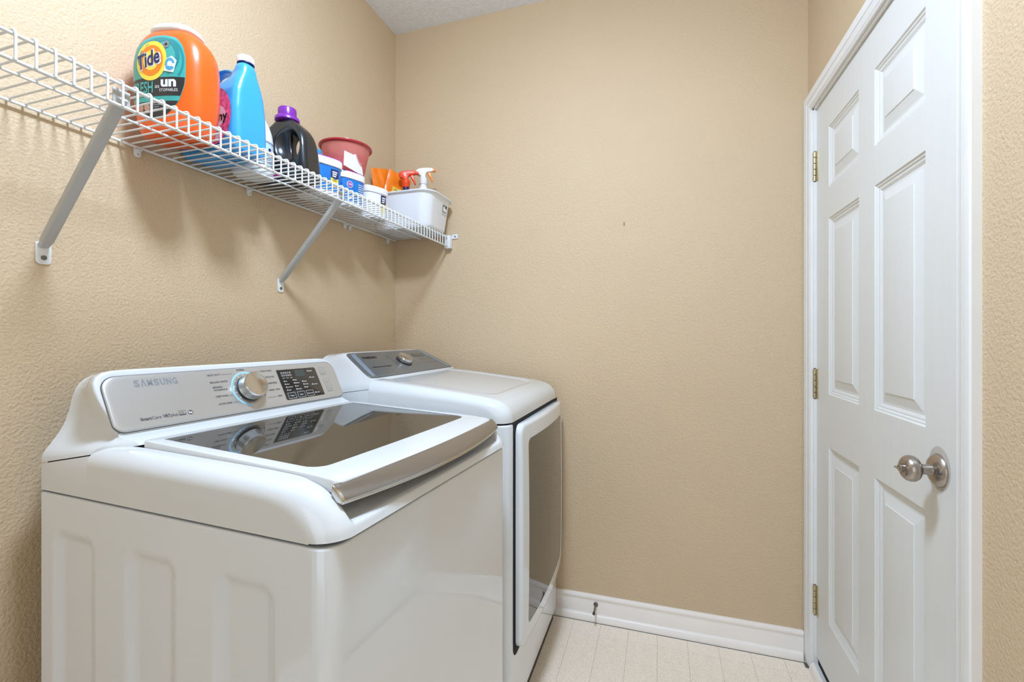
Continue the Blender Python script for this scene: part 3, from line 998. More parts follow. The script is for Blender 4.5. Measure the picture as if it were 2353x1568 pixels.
# handle strip: a tilted, gently bowed bar
def handle_sec(y, k=1.0, grow=0.0):
    t = (y - WW / 2) / 0.305
    b_ = max(0.0, 1 - t * t)
    xt, zt_, xl, zl_ = -0.0300 + 0.016 * b_, 1.0135, -0.0115 + 0.030 * b_, 0.9885 - 0.0035 * b_
    bul = 0.0032 + 0.001 * b_
    dx, dz = xl - xt, zl_ - zt_
    L_ = math.hypot(dx, dz)
    nx_, nz_ = -dz / L_, dx / L_
    P = []
    for q, bb in ((0.0, -0.25), (0.03, 0.12), (0.25, 0.62), (0.5, 0.85), (0.75, 0.80), (0.93, 0.45), (0.985, 0.1), (1.0, -0.3)):
        P.append((xt + dx * q + nx_ * bul * bb, zt_ + dz * q + nz_ * bul * bb))
    P += [(xl - 0.003, zl_ - 0.0030), (xl - 0.010, zl_ - 0.0015), (xt - 0.002, zt_ - 0.014), (xt - 0.0015, zt_ - 0.004)]
    cx, cz = (xt + xl) / 2, (zt_ + zl_) / 2
    return [(cx + (x - cx) * (k + grow), y, cz + (z - cz) * (k + grow)) for x, z in P]
yv0, yv1 = 0.0405, WW - 0.0345
rings = [handle_sec(yv0 + (yv1 - yv0) * q, 0.9 if q in (0.0, 1.0) else 1.0) for q in [0.0, 0.003] + list(np.linspace(0.02, 0.98, 30)) + [0.997, 1.0]]
hd = obj('handle', MB().loft(rings), M_brush, lid, angle=40)
rings = []
for y in np.linspace(yv0 + 0.001, yv1 - 0.001, 32):
    sec = handle_sec(y)
    a, b_ = sec[5], sec[7]
    rings.append([(a[0] + 0.0008, y, a[2] - 0.0006), (a[0] + 0.0016, y, a[2] - 0.0028), (b_[0] + 0.0018, y, b_[2] - 0.0004), (b_[0] + 0.0004, y, b_[2] - 0.0030), (b_[0] - 0.004, y, b_[2] - 0.0036), (b_[0] - 0.004, y, b_[2] - 0.0010)])
obj('handle_edge', MB().loft(rings), M_chrome, hd, angle=40)
for ye, sg in ((yv0, -1), (yv1, 1)):
    obj('handle_end', MB().loft([handle_sec(ye - sg * 0.004, 1.0, 0.02), handle_sec(ye, 1.0, 0.02), handle_sec(ye + sg * 0.0015, 0.93)]), M_chrome, hd, angle=40)

# ================================================================== DRYER
dryer = thing('clothes_dryer', 'white front-load dryer with grey control panel, in the corner by the far wall', 'dryer', (0.845, 1.300, 0))
DW = 0.685
DBX = -0.745
DS = 0.975
m = MB()
rc = 0.030
ol = [(DBX, 0.0)] + [(-rc + rc * math.sin(R(a)), rc - rc * math.cos(R(a))) for a in range(0, 91, 10)] + [(-rc + rc * math.cos(R(a)), DW - rc + rc * math.sin(R(a))) for a in range(0, 91, 10)] + [(DBX, DW)]
m.loft([[(p[0], p[1], z) for p in ol] for z in (0.066, 0.3, 0.6, 0.966)], True, False)
m.loft([[(p[0] - i_ * (1 if p[0] > -0.04 else 0), min(max(p[1], i_), DW - i_), z) for p in ol] for z, i_ in ((0.966, 0.0), (0.9700, 0.0010), (0.9718, 0.004), (0.9718, 0.03))], False, False)
obj('cabinet', m, M_enamel, dryer, angle=50, weld=True)
obj('seam_shade', MB().loft([[(p[0], p[1], z) for p in rrect(DBX + 0.02, -0.010, 0.010, DW - 0.010, 0.03, 5)] for z in (0.965, 0.985)]).box(DBX + 0.006, -0.505, 0.008, DW - 0.008, 0.99, 1.06), M_dark, dryer)  # black filler inside the dryer, painting shade into its seams
obj('toe_kick', MB().box(DBX + 0.02, -0.016, 0.012, DW - 0.012, 0.0, 0.070), M_toe, dryer, smooth=False)
# top cover
dtop = smooth_tab([(-0.49, 1.0955), (-0.40, 1.0880), (-0.30, 1.0780), (-0.20, 1.0670), (-0.10, 1.0545), (-0.06, 1.0470), (-0.035, 1.0385), (-0.018, 1.0270), (-0.006, 1.0120), (-0.001, 0.9990), (0.0005, 0.9860), (0.0, 0.9775)][:-1])
def dcov(tx, y):
    yy = min(y, DW - y)
    rs = 0.040
    sd = rs - math.sqrt(max(rs * rs - max(rs - yy, 0) ** 2, 0))
    push = 0.045 - math.sqrt(max(0.045 ** 2 - max(0.045 - yy, 0) ** 2, 0))
    x = tx - push * sstep(-0.22, 0.0, tx)
    z = dtop(tx)
    z = DS + (z - DS) * (1 - sd / (1.09 - DS))
    # shallow sunk field with rounded front corners
    qx = max(abs(tx + 0.30) - 0.215 + 0.06, 0)
    qy = max(abs(y - DW / 2) - 0.255 + 0.06, 0)
    dd = math.hypot(qx, qy) - 0.06
    z -= 0.0035 * sstep(0.008, -0.010, dd)
    return (x, y, z)
ysd = [0, 0.0006, 0.0022, 0.005, 0.009, 0.014, 0.02, 0.026, 0.032, 0.039, 0.046, 0.056, 0.066, 0.072, 0.077, 0.082, 0.087, 0.092, 0.098, 0.108]
ysd = ysd + list(np.linspace(0.13, DW - 0.13, 14)) + [DW - y for y in ysd[::-1]]
xsd = list(np.linspace(-0.490, -0.16, 14)) + list(np.linspace(-0.148, -0.05, 22)) + [-0.045, -0.04, -0.035, -0.03, -0.025, -0.02, -0.016, -0.012, -0.009, -0.006, -0.004, -0.002, -0.001, 0.0, 0.0005]
m = MB()
G = [[dcov(x, y) for y in ysd] for x in xsd]
m.grid(G)
m.grid([[(p[0], p[1], 0.9775) for p in G[-1]], G[-1]])
for ci, yv in ((0, 0.0), (len(ysd) - 1, DW)):
    tv = [G[i][ci] for i in range(len(xsd))]
    m.grid([[(p[0], yv, DS + 0.0005) for p in tv], [(p[0], yv, DS + 0.012) for p in tv], tv])
    bkp = []
    for t in (1.0, 0.85, 0.7, 0.55, 0.4, 0.25, 0.12, 0.0):
        e = t
        x, yq, z = -0.490 + (DBX + 0.490) * t, 0.005 * (1 - e), 1.066 + (1.030 - 1.066) * e - 0.0016
        bkp.append((x, yq if yv == 0 else DW - yq, z))
    m.grid([[(p[0], yv, DS + 0.0005) for p in bkp], [(p[0], yv, DS + 0.012) for p in bkp], [(p[0], yv, p[2] - 0.02) for p in bkp], bkp])
obj('top_cover', m, M_enamel2, dryer, angle=50, weld=True)
# console
def dXf(z):
    return -0.497 - (z - 1.099) * 0.148 / 0.084
dF = [(0.005, 1.066, -0.490), (0.0065, 1.0735, -0.490), (0.009, 1.0800, -0.490), (0.012, 1.0855, -0.490), (0.015, 1.0900, -0.4905), (0.0175, 1.0940, -0.4915), (0.020, 1.0985, -0.4955),
      (0.024, 1.106, None), (0.031, 1.118, None), (0.040, 1.134, None), (0.049, 1.150, None), (0.057, 1.162, None), (0.064, 1.171, None), (0.074, 1.178, None), (0.088, 1.182, None), (0.110, 1.1838, None), (0.140, 1.184, None)]
dB = [(0.0, 1.030, 0), (0.003, 1.041, 0), (0.007, 1.052, 0), (0.012, 1.063, 0), (0.018, 1.074, 0), (0.024, 1.084, 0), (0.030, 1.094, 0),
      (0.037, 1.105, 0), (0.046, 1.117, 0), (0.055, 1.129, 0), (0.064, 1.141, 0), (0.073, 1.151, 0), (0.083, 1.160, 0), (0.094, 1.167, 0), (0.108, 1.172, 0), (0.125, 1.175, 0), (0.15, 1.177, 0)]
def dloop(P):
    return list(P) + [(DW - p[0],) + tuple(p[1:]) for p in P[::-1]]
A_, B_ = dloop(dF), dloop(dB)
rings = []
for t in cols_t:
    ring = []
    for k_, (a, b_) in enumerate(zip(A_, B_)):
        wt = min(min(k_, len(A_) - 1 - k_), 5) / 5.0
        e = t * (1 - wt) + t * t * (3 - 2 * t) * wt
        xf = a[2] if a[2] is not None else dXf(a[1])
        ring.append((xf + (DBX - xf) * t, a[0] + (b_[0] - a[0]) * e, a[1] + (b_[1] - a[1]) * e))
    rings.append(ring)
m = MB().grid(rings)
m.f.append(tuple(range(len(A_))))
m.grid([[(x, y, z) for y in np.linspace(0.026, DW - 0.026, 4)] for x, z in [(-0.488, 1.080), (-0.489, 1.0915), (-0.494, 1.0955), (-0.500, 1.0985)]])
obj('console_housing', m, M_enamel2, dryer, angle=42, weld=True)
dA = Vector((-0.497, 0, 1.099))
du = Vector((-0.148, 0, 0.084)).normalized()
dn = Vector((du.z, 0, -du.x))
def df(off):
    def f(a, b):
        p = dA + du * b + dn * off
        return (p.x, a, p.z)
    return f
_fl = [(0.032, 0.0015), (0.0255, 0.005), (0.0235, 0.012), (0.030, 0.040), (0.0425, 0.080), (0.055, 0.120), (0.0645, 0.146), (0.0715, 0.156), (0.083, 0.1615), (0.110, 0.163)]
_fl = _fl + [(DW - a, b) for a, b in _fl[::-1]]
def dfl(i_, off):
    cy = DW / 2
    return [df(off)(a + math.copysign(i_, cy - a), b + (0.0815 - b) / 0.0815 * i_) for a, b in _fl]
m = MB().loft([dfl(0, 0.0005), dfl(0, 0.0022), dfl(0.0015, 0.0034), dfl(0.004, 0.0038)])
dpanel = obj('control_panel', m, M_facia2, dryer, angle=50)
# lighter blue-grey end bands of the facia
band_mat = pm('blue_grey_end', (146, 166, 186), 0.3, metal=0.4, coat=0.3)
for s_ in (0, 1):
    m = MB()
    rows_ = []
    for b in np.linspace(0.008, 0.152, 12):
        y0_ = lerp_tab([(0.008, 0.0295), (0.012, 0.0280), (0.040, 0.0345), (0.080, 0.047), (0.120, 0.0595), (0.146, 0.0695), (0.152, 0.0745)], b)
        y1_ = 0.0560 + 0.060 * b / 0.163
        row = []
        for q in np.linspace(0, 1, 5):
            yq = y0_ + max(0.0015, y1_ - y0_) * q
            row.append(df(0.0043 - 0.0012 * (1 - q) ** 2)(yq if s_ == 0 else DW - yq, b))
        rows_.append(row)
    m.grid(rows_)
    obj('facia_end', m, band_mat, dpanel, recalc=True)
m = MB()
put_spaced(m, 'S\u039bMSUNG', df(0.0048), 0.1235, 0.1175, 0.0125, 0.083, 0.22, 0.035)
obj('brand_lettering', m, M_inkblack, dpanel, smooth=False, recalc=False)
m = MB()
put_text(m, 'Moisture Sensor', df(0.0048), 0.108, 0.056, 0.0060, 0.118, bold=0.025)
obj('sensor_lettering', m, M_inkblack, dpanel, smooth=False, recalc=False)
m = MB()
for k, (s_, wd) in enumerate((('NORMAL', 0.022), ('HEAVY DUTY', 0.032), ('BEDDING', 0.024), ('DELICATES', 0.028))):
    put_text(m, s_, df(0.0048), 0.298 - wd, 0.122 - k * 0.017, 0.0046, wd)
for k, (s_, wd) in enumerate((('TIME DRY', 0.026), ('AIR FLUFF', 0.028), ('QUICK DRY', 0.030))):
    put_text(m, s_, df(0.0048), 0.405, 0.085 - k * 0.017, 0.0046, wd)
for k in range(4):
    for j in range(2):
        put_disc(m, df(0.0048), 0.482 + 0.034 * k, 0.082 - 0.028 * j, 0.0075, None, 0.88, 18)
tag(obj('cycle_lettering', m, M_ink, dpanel, smooth=False, recalc=False), kind='stuff')
m = MB()
put_rect(m, df(0.0047), 0.470, 0.568, 0.108, 0.129)
obj('display_window', m, M_lcd, dpanel, smooth=False, recalc=False)
dc = (0.346, 0.080)
def drr(prof, n=44):
    return [[df(off)(dc[0] + r * math.cos(2 * PI * i / n), dc[1] + r * math.sin(2 * PI * i / n)) for i in range(n)] for r, off in prof]
obj('dial_skirt', MB().loft(drr([(0.0345, 0.0040), (0.0345, 0.0060), (0.0320, 0.0070)])), M_black, dpanel, angle=50)
obj('dial_knob', MB().loft(drr([(0.0315, 0.0065), (0.0325, 0.0080), (0.0318, 0.0240), (0.0305, 0.0262), (0.0280, 0.0266), (0.0268, 0.0260), (0.001, 0.0256)])), M_chrome, dpanel, angle=40)
# door: gently bowed frame with tinted glass, standing proud of the cabinet
DY0, DY1, DZ0, DZ1 = 0.0600, 0.6700, 0.2650, 0.9650
def door_x(y, z):
    t = (y - (DY0 + DY1) / 2) / ((DY1 - DY0) / 2)
    s_ = (z - (DZ0 + DZ1) / 2) / ((DZ1 - DZ0) / 2)
    return 0.022 + 0.016 * (1 - t * t) + 0.004 * (1 - s_ * s_)
def dl(i_, dx, rr):
    base = rrect(DY0 + i_, DY1 - i_, DZ0 + i_, DZ1 - i_, rr, 6)
    out = []
    for i in range(4):
        seg_ = base[i * 7:(i + 1) * 7]
        nxt = base[((i + 1) * 7) % 28]
        out += seg_
        for j in range(1, 10):
            t = j / 10
            out.append((seg_[-1][0] + (nxt[0] - seg_[-1][0]) * t, seg_[-1][1] + (nxt[1] - seg_[-1][1]) * t))
    return [((door_x(y, z) + dx) if dx is not None else 0.003, y, z) for y, z in out]
m = MB().loft([dl(0, None, 0.030), dl(0, -0.010, 0.030), dl(0.002, -0.004, 0.030), dl(0.006, -0.0008, 0.030), dl(0.012, 0.0, 0.030), dl(0.052, 0.002, 0.022), dl(0.054, -0.002, 0.022)], False, False)
ddoor = obj('door', m, M_enamel, dryer, angle=45)
lp = dl(0.0535, 0.0008, 0.022)
cy_, cz_ = (DY0 + DY1) / 2, (DZ0 + DZ1) / 2
rowsd = []
for q in (0.02, 0.25, 0.5, 0.75, 1.0):
    rowsd.append([(door_x(cy_ + (p[1] - cy_) * q, cz_ + (p[2] - cz_) * q) + 0.0008, cy_ + (p[1] - cy_) * q, cz_ + (p[2] - cz_) * q) for p in lp])
obj('door_glass', MB().loft(rowsd, True, False), M_doorglass, ddoor, angle=60)
# flat dark sheet painting the shade of the gap around the door
def rec(i_):
    return rrect(DY0 - 0.018 + i_, DY1 + 0.003, DZ0 - 0.022 + i_, 0.976, (0.002, 0.004, 0.038, 0.03), 6)
m = MB().loft([[(0.0008, y, z) for y, z in rec(0.0)], [(0.0012, y, z) for y, z in rec(0.001)]])
obj('door_gap_shade', m, M_dark, dryer)
m = MB()
q = MB().box(0.024, 0.0275, 0.622, 0.630, 0.918, 0.936)
obj('energy_badge', q, M_inkgrey, ddoor, bevel=0.0006)

# ================================================================== WIRE SHELF
SH = 1.7300                 # top of deck wires
shelf = thing('wire_shelf', 'white vinyl-coated wire shelf with front lip on the tan wall', 'shelf', (0, 1.05, 1.68))
def so(mb):
    return mb.xf(Matrix.Translation((0, -1.05, -1.68)))
Y0S, Y1S = -0.425, 2.014
for (x, z, r) in ((0.0105, 1.7232, 0.0032), (0.150, 1.7226, 0.0028), (0.3005, 1.7205, 0.0034), (0.3005, 1.6790, 0.0034)):
    obj('rail', so(MB().tube([(x, Y0S, z), (x, Y1S, z)], r, 10)), M_wire, shelf)
r = 0.0022
pth = [(0.004, 0, 0.0478), (0.05, 0, 0.0478), (0.20, 0, 0.0478), (0.2965, 0, 0.0478), (0.3020, 0, 0.0468), (0.3050, 0, 0.0435), (0.3055, 0, 0.038), (0.3055, 0, -0.002)]
wire_me = None
n = 0
y = 0.4484 - 34 * 0.0254
while y < 2.012:
    if wire_me is None:
        o = obj('deck_wire', MB().tube(pth, r, 6), M_wire, shelf, angle=80)
        wire_me = o.data
    else:
        o = bpy.data.objects.new('deck_wire', wire_me)
        COL.objects.link(o)
        o.parent = shelf
    o.location = (0, y - 1.05, 0)
    y += 0.0254
# diagonal braces
for (yf, yt) in ((-0.020, -0.045), (0.634, 0.607), (1.288, 1.248)):
    P0 = Vector((0.004, yf, 1.438))
    P1_ = Vector((0.292, yt, 1.699))
    d = (P1_ - P0).normalized()
    side = Vector((0, 1, 0))
    side = (side - d * side.dot(d)).normalized()
    nn = d.cross(side)
    hw, th_ = 0.0105, 0.0075
    m = MB()
    sect = [(-hw, -th_), (hw, -th_), (hw, -th_ + 0.0022), (hw - 0.0022, th_), (-hw + 0.0022, th_), (-hw, -th_ + 0.0022)]
    sect = rrect(-hw, hw, -th_, th_, 0.003, 3)
    rings = []
    for k, (t, sc) in enumerate(((0.0, 0.75), (0.05, 1.0), (0.95, 1.0), (1.0, 0.85))):
        c = P0 + (P1_ - P0) * t
        rings.append([tuple(c + side * a * sc + nn * b_ * sc) for a, b_ in sect])
    m.loft(rings)
    brace = obj('support_brace', so(m), M_steelw, shelf, angle=35)
    fp = rrect(yf - 0.0135, yf + 0.0135, 1.398, 1.446, (0.004, 0.004, 0.008, 0.008), 4)
    obj('foot_plate', so(MB().prism(fp, 'x', 0.0004, 0.0032)), M_wire, brace, bevel=0.0006)
    obj('screw', so(MB().lathe([(0.0052, 0.003), (0.0050, 0.0048), (0.003, 0.006), (0.001, 0.0062)], 16, 'x', (0, yf, 1.412))), M_screw, brace)
    # hooked top plate behind the lip
    m = MB().box(0.288, 0.2905, yt - 0.014, yt + 0.016, 1.685, 1.7155)
    tpl = obj('hook_plate', so(m), M_steelw, brace, bevel=0.0008)
    obj('rivet', so(MB().lathe([(0.0028, 0.2905), (0.0020, 0.2918)], 12, 'x', (0, yt + 0.004, 1.706))), M_steel, brace)
# wall clips
for yc in (-0.35, 0.05, 0.36, 0.82, 1.155, 1.632, 1.664, 1.956):
    cp = MB().prism(rrect(yc - 0.0075, yc + 0.0075, 1.700, 1.727, (0.003, 0.003, 0.006, 0.006), 3), 'x', 0.0004, 0.0075)
    cp.box(0.0075, 0.016, yc - 0.006, yc + 0.006, 1.7155, 1.719)
    c = obj('wall_clip', so(cp), M_wire, shelf, bevel=0.0008)
    obj('screw', so(MB().lathe([(0.003, 0.0072), (0.002, 0.0086)], 12, 'x', (0, yc, 1.7065))), M_steelw, c)
# end bracket on the far wall
eb = MB().box(0.288, 0.318, 2.000, RY - 0.0004, 1.668, 1.7290).box(0.316, 0.346, 2.024, RY - 0.0004, 1.716, 1.7375)
e_ = obj('end_bracket', so(eb), M_wire, shelf, bevel=0.0015)
obj('screw', so(MB().lathe([(0.0035, 2.0215), (0.0035, 2.024)], 12, 'y', (0.334, 0, 1.7265))), M_screw, e_)

# ================================================================== THINGS ON THE SHELF
# ---- orange pod tub
tub = thing('detergent_tub', 'big orange laundry pod tub with teal label, leftmost on the shelf', 'detergent', (0.128, 0.834, SH), R(12))
KZ_ = 1.10
TW = smooth_tab([(z * KZ_, w_ * 0.94) for z, w_ in [(0.0, 0.074), (0.006, 0.080), (0.03, 0.089), (0.09, 0.098), (0.15, 0.0985), (0.185, 0.093), (0.21, 0.080), (0.225, 0.064), (0.2315, 0.050)]])
TD = smooth_tab([(z * KZ_, w_ * 0.93) for z, w_ in [(0.0, 0.050), (0.006, 0.055), (0.03, 0.059), (0.09, 0.063), (0.15, 0.063), (0.185, 0.060), (0.21, 0.053), (0.225, 0.045), (0.2315, 0.038)]])
zz = [0, 0.002, 0.006, 0.012, 0.03, 0.05, 0.07, 0.09, 0.11, 0.13, 0.15, 0.165, 0.18, 0.192, 0.203, 0.212, 0.219, 0.225, 0.229, 0.2315]
EN = 3.0
m = MB().loft([[(x, y, z * KZ_) for x, y in superell(TW(z * KZ_), TD(z * KZ_), EN, 64)] for z in zz])
obj('body', m, M_orange, tub, angle=60)
m = MB().loft([[(x * 0.94, y * 0.93, z + 0.0232) for x, y in superell(w_, d_, 2.6, 48)] for w_, d_, z in ((0.054, 0.040, 0.229), (0.060, 0.045, 0.2335), (0.060, 0.045, 0.238), (0.056, 0.042, 0.246), (0.046, 0.034, 0.251), (0.020, 0.015, 0.2525))])
obj('lid', m, M_clearlid, tub, angle=50)
def tl(off):
    def f(a, b):
        a, b = a * 0.93, b * KZ_
        q = min(abs(a) / TW(b), 0.995)
        return (a, -TD(b) * (1 - q ** EN) ** (1 / EN) - off, b)
    return f
def label_rows(mb, fn, z0, z1, aL, aR, n=16, na=20):
    mb.grid([[fn(aL(z) + (aR(z) - aL(z)) * i / na, z) for i in range(na + 1)] for z in np.linspace(z0, z1, n)])
    return mb
aL = smooth_tab([(0.030, -0.030), (0.045, -0.058), (0.07, -0.078), (0.11, -0.086), (0.15, -0.085), (0.18, -0.076), (0.195, -0.062), (0.205, -0.045), (0.211, -0.02)])
aR = smooth_tab([(0.030, 0.010), (0.045, 0.036), (0.07, 0.058), (0.11, 0.070), (0.15, 0.071), (0.18, 0.064), (0.195, 0.053), (0.205, 0.040), (0.211, 0.012)])
lab = obj('label', label_rows(MB(), tl(0.0006), 0.030, 0.211, aL, aR, 30, 24), M_teal, tub, recalc=False, angle=60)
m = label_rows(MB(), tl(0.0010), 0.075, 0.115, lambda z: aL(z) + 0.001, lambda z: aR(z) - 0.001, 8, 24)
label_rows(m, tl(0.0010), 0.0305, 0.064, lambda z: aL(z) + 0.001, lambda z: aR(z) - 0.001, 8, 24)
obj('dark_band', m, M_char, lab, recalc=False, angle=60)
m = MB()
put_disc(m, tl(0.0010), 0.000, 0.160, 0.058, 0.046, 0.82, 40, -60, 200)
put_disc(m, tl(0.0010), 0.020, 0.150, 0.048, 0.052, 0.90, 30, -40, 120)
obj('wave_print', m, M_teal2, lab, recalc=False)
m = MB()
put_disc(m, tl(0.0013), -0.018, 0.153, 0.044, 0.0440, n=40)
obj('yellow_disc', m, M_yellow, lab, recalc=False)
m = MB()
put_disc(m, tl(0.0016), -0.018, 0.153, 0.034, 0.0340, n=40)
obj('orange_disc', m, M_orangep, lab, recalc=False)
m = MB()
put_disc(m, tl(0.0018), -0.018, 0.153, 0.022, 0.0220, n=30)
obj('yellow_centre', m, M_yellow, lab, recalc=False)
rot = R(14)
def tilt(fn, a0, b0):
    def f(a, b):
        c_, s_ = math.cos(rot), math.sin(rot)
        return fn(a0 + a * c_ - b * s_, b0 + a * s_ + b * c_)
    return f
m = MB()
put_text(m, 'Tide', tilt(tl(0.0021), -0.052, 0.133), -0.0015, -0.0015, 0.034, 0.069, bold=0.05, shear=0.2)
obj('brand_outline', m, M_inkwhite, lab, smooth=False, recalc=False)
m = MB()
put_text(m, 'Tide', tilt(tl(0.0027), -0.052, 0.133), 0, 0, 0.032, 0.064, bold=0.024, shear=0.2)
obj('brand_lettering', m, M_navy, lab, smooth=False, recalc=False)
m = MB()
put_text(m, 'FRESH', tl(0.0014), -0.074, 0.083, 0.024, 0.062, bold=0.02)
obj('scent_lettering', m, M_teal, lab, smooth=False, recalc=False)
m = MB()
put_text(m, 'un', tl(0.0014), 0.010, 0.095, 0.0210, 0.040, bold=0.04)
obj('scent_logo', m, M_inkwhite, lab, smooth=False, recalc=False)
m = MB()
put_text(m, 'STOPABLES', tl(0.0014), 0.006, 0.084, 0.0062, 0.048)
put_text(m, 'as', tl(0.0014), -0.006, 0.092, 0.009, 0.012)
obj('scent_name', m, M_inkwhite, lab, smooth=False, recalc=False)
m = MB()
put_disc(m, tl(0.0016), 0.022, 0.187, 0.0085, n=16)
obj('plus_badge', m, M_inkgrey, lab, smooth=False, recalc=False)
m = MB()
put_rect(m, tl(0.0021), 0.0175, 0.0265, 0.1860, 0.1880)
put_rect(m, tl(0.0021), 0.0210, 0.0230, 0.1825, 0.1915)
obj('plus_print', m, M_inkblack, lab, smooth=False, recalc=False)
m = MB()
for k in range(4):
    put_rect(m, tl(0.0016), -0.020, 0.012 - 0.004 * k, 0.060 - 0.0045 * k, 0.0622 - 0.0045 * k, 4, 1)
obj('text_lines', m, M_inkgrey, lab, smooth=False, recalc=False)
m = MB()
put_disc(m, tl(0.0014), -0.050, 0.052, 0.0085, n=16)
put_disc(m, tl(0.0014), -0.031, 0.052, 0.0085, n=16)
obj('badge', m, M_skin, lab, smooth=False, recalc=False)
m = MB()
put_poly(m, tl(0.0020), [(0.018, 0.128), (0.044, 0.124), (0.052, 0.150), (0.040, 0.160), (0.026, 0.154)])
obj('pod_print', m, M_inkwhite, lab, recalc=False)
m = MB()
put_disc(m, tl(0.0023), 0.035, 0.142, 0.0125, 0.0135, 0.55, 22, 10, 200)
put_disc(m, tl(0.0023), 0.035, 0.140, 0.0125, 0.0110, 0.30, 22, 200, 330)
obj('pod_swirl', m, M_cyan, lab, recalc=False)

# ---- blue softener jug
jug = thing('softener_jug', 'tall sky-blue fabric softener jug with pink flower label and white cap', 'softener', (0.124, 0.972, SH), R(-3))
out2 = chaikin([(-0.116, 0.0), (-0.122, 0.03), (-0.121, 0.13), (-0.113, 0.190), (-0.090, 0.232), (-0.050, 0.249), (0.002, 0.252), (0.032, 0.245), (0.046, 0.236), (0.053, 0.240), (0.0535, 0.258), (0.0945, 0.258),
                (0.097, 0.205), (0.098, 0.150), (0.100, 0.105), (0.101, 0.06), (0.101, 0.02), (0.095, 0.0)], 2)
def jug_f(X, Y, Z):
    d2 = sd_poly(out2, X, Z)
    hole = np.sqrt(((X + 0.006) / 0.042) ** 2 + ((Z - 0.222) / 0.0195) ** 2) - 1
    hole = hole * 0.0195
    d2 = np.maximum(d2, -hole)
    Tz = np.interp(Z, [0, 0.01, 0.05, 0.12, 0.17, 0.20, 0.225, 0.26], [0.046, 0.050, 0.052, 0.051, 0.046, 0.037, 0.027, 0.022])
    Rr = 0.020
    ax = d2 + Rr
    ay = np.abs(Y) - Tz + Rr
    return np.sqrt(np.maximum(ax, 0) ** 2 + np.maximum(ay, 0) ** 2) + np.minimum(np.maximum(ax, ay), 0) - Rr
sdf_obj('body', jug_f, (-0.126, -0.068, 0), (0.122, 0.068, 0.264), 0.0036, M_blue, jug)
m = MB().lathe([(0.0212, 0.256), (0.0212, 0.259), (0.0195, 0.2595)], 28, origin=(0.074, 0, -0.004))
obj('cap_ring', m, M_navy, jug)
m = MB().lathe([(0.0210, 0.2595), (0.0214, 0.262), (0.0208, 0.2745), (0.019, 0.277), (0.001, 0.2775)], 28, origin=(0.074, 0, -0.004))
obj('cap', m, M_bwhite, jug)
def jl(off):
    return lambda a, b: (a, -0.0522 - off + 0.0012 * max(0, (b - 0.10) / 0.05), b)
m = MB()
put_disc(m, jl(0.0006), 0.018, 0.100, 0.068, 0.078, n=48)
jlab = obj('label', m, M_pink, jug, recalc=False)
m = MB()
put_disc(m, jl(0.0012), 0.016, 0.096, 0.052, 0.034, n=30)
put_poly(m, jl(0.0012), [(-0.030, 0.040), (0.030, 0.030), (0.055, 0.048), (0.02, 0.060), (-0.025, 0.056)])
obj('pale_print', m, M_pink2, jlab, recalc=False)
m = MB()
put_text(m, 'Downy', jl(0.0020), -0.030, 0.084, 0.022, 0.104, bold=0.025)
obj('brand_lettering', m, M_inkblack, jlab, smooth=False, recalc=False)

# ---- white bottle with pale blue label
bo = thing('bleach_bottle', 'white bottle with pale blue printed label, between the blue jug and black bottle', 'bottle', (0.086, 1.094, SH))
prof = [(0.046, 0), (0.053, 0.003), (0.0565, 0.010), (0.0565, 0.105), (0.056, 0.115), (0.053, 0.135), (0.046, 0.158), (0.037, 0.176), (0.029, 0.190), (0.0235, 0.202), (0.021, 0.214), (0.020, 0.224)]
obj('body', MB().lathe(prof, 40), M_bwhite, bo, angle=50)
obj('cap', MB().lathe([(0.0215, 0.219), (0.022, 0.221), (0.021, 0.243), (0.019, 0.246), (0.001, 0.2465)], 28), M_bwhite, bo)
def bl(off):
    def f(a, b):
        t = a / 0.0565
        return ((0.0567 + off) * math.cos(t), (0.0567 + off) * math.sin(t), b)
    return f
m = MB()
put_rect(m, bl(0.0002), -0.125, 0.075, 0.030, 0.105, 30, 2)
blab = obj('label', m, M_ltblue, bo, recalc=False)
m = MB()
for b_ in (0.0305, 0.060, 0.0995, 0.103):
    put_rect(m, bl(0.0005), -0.125, 0.075, b_, b_ + 0.0014, 30, 1)
put_poly(m, bl(0.0006), [(-0.020, 0.074), (-0.006, 0.074), (-0.013, 0.085)])
put_disc(m, bl(0.0006), 0.010, 0.080, 0.006, n=14)
put_disc(m, bl(0.0006), 0.034, 0.080, 0.006, n=14)
put_disc(m, bl(0.0006), -0.036, 0.080, 0.006, n=14)
for k in range(4):
    put_rect(m, bl(0.0006), -0.030, 0.040, 0.038 + 0.005 * k, 0.0395 + 0.005 * k, 8, 1)
obj('label_print', m, M_navy, blab, recalc=False)

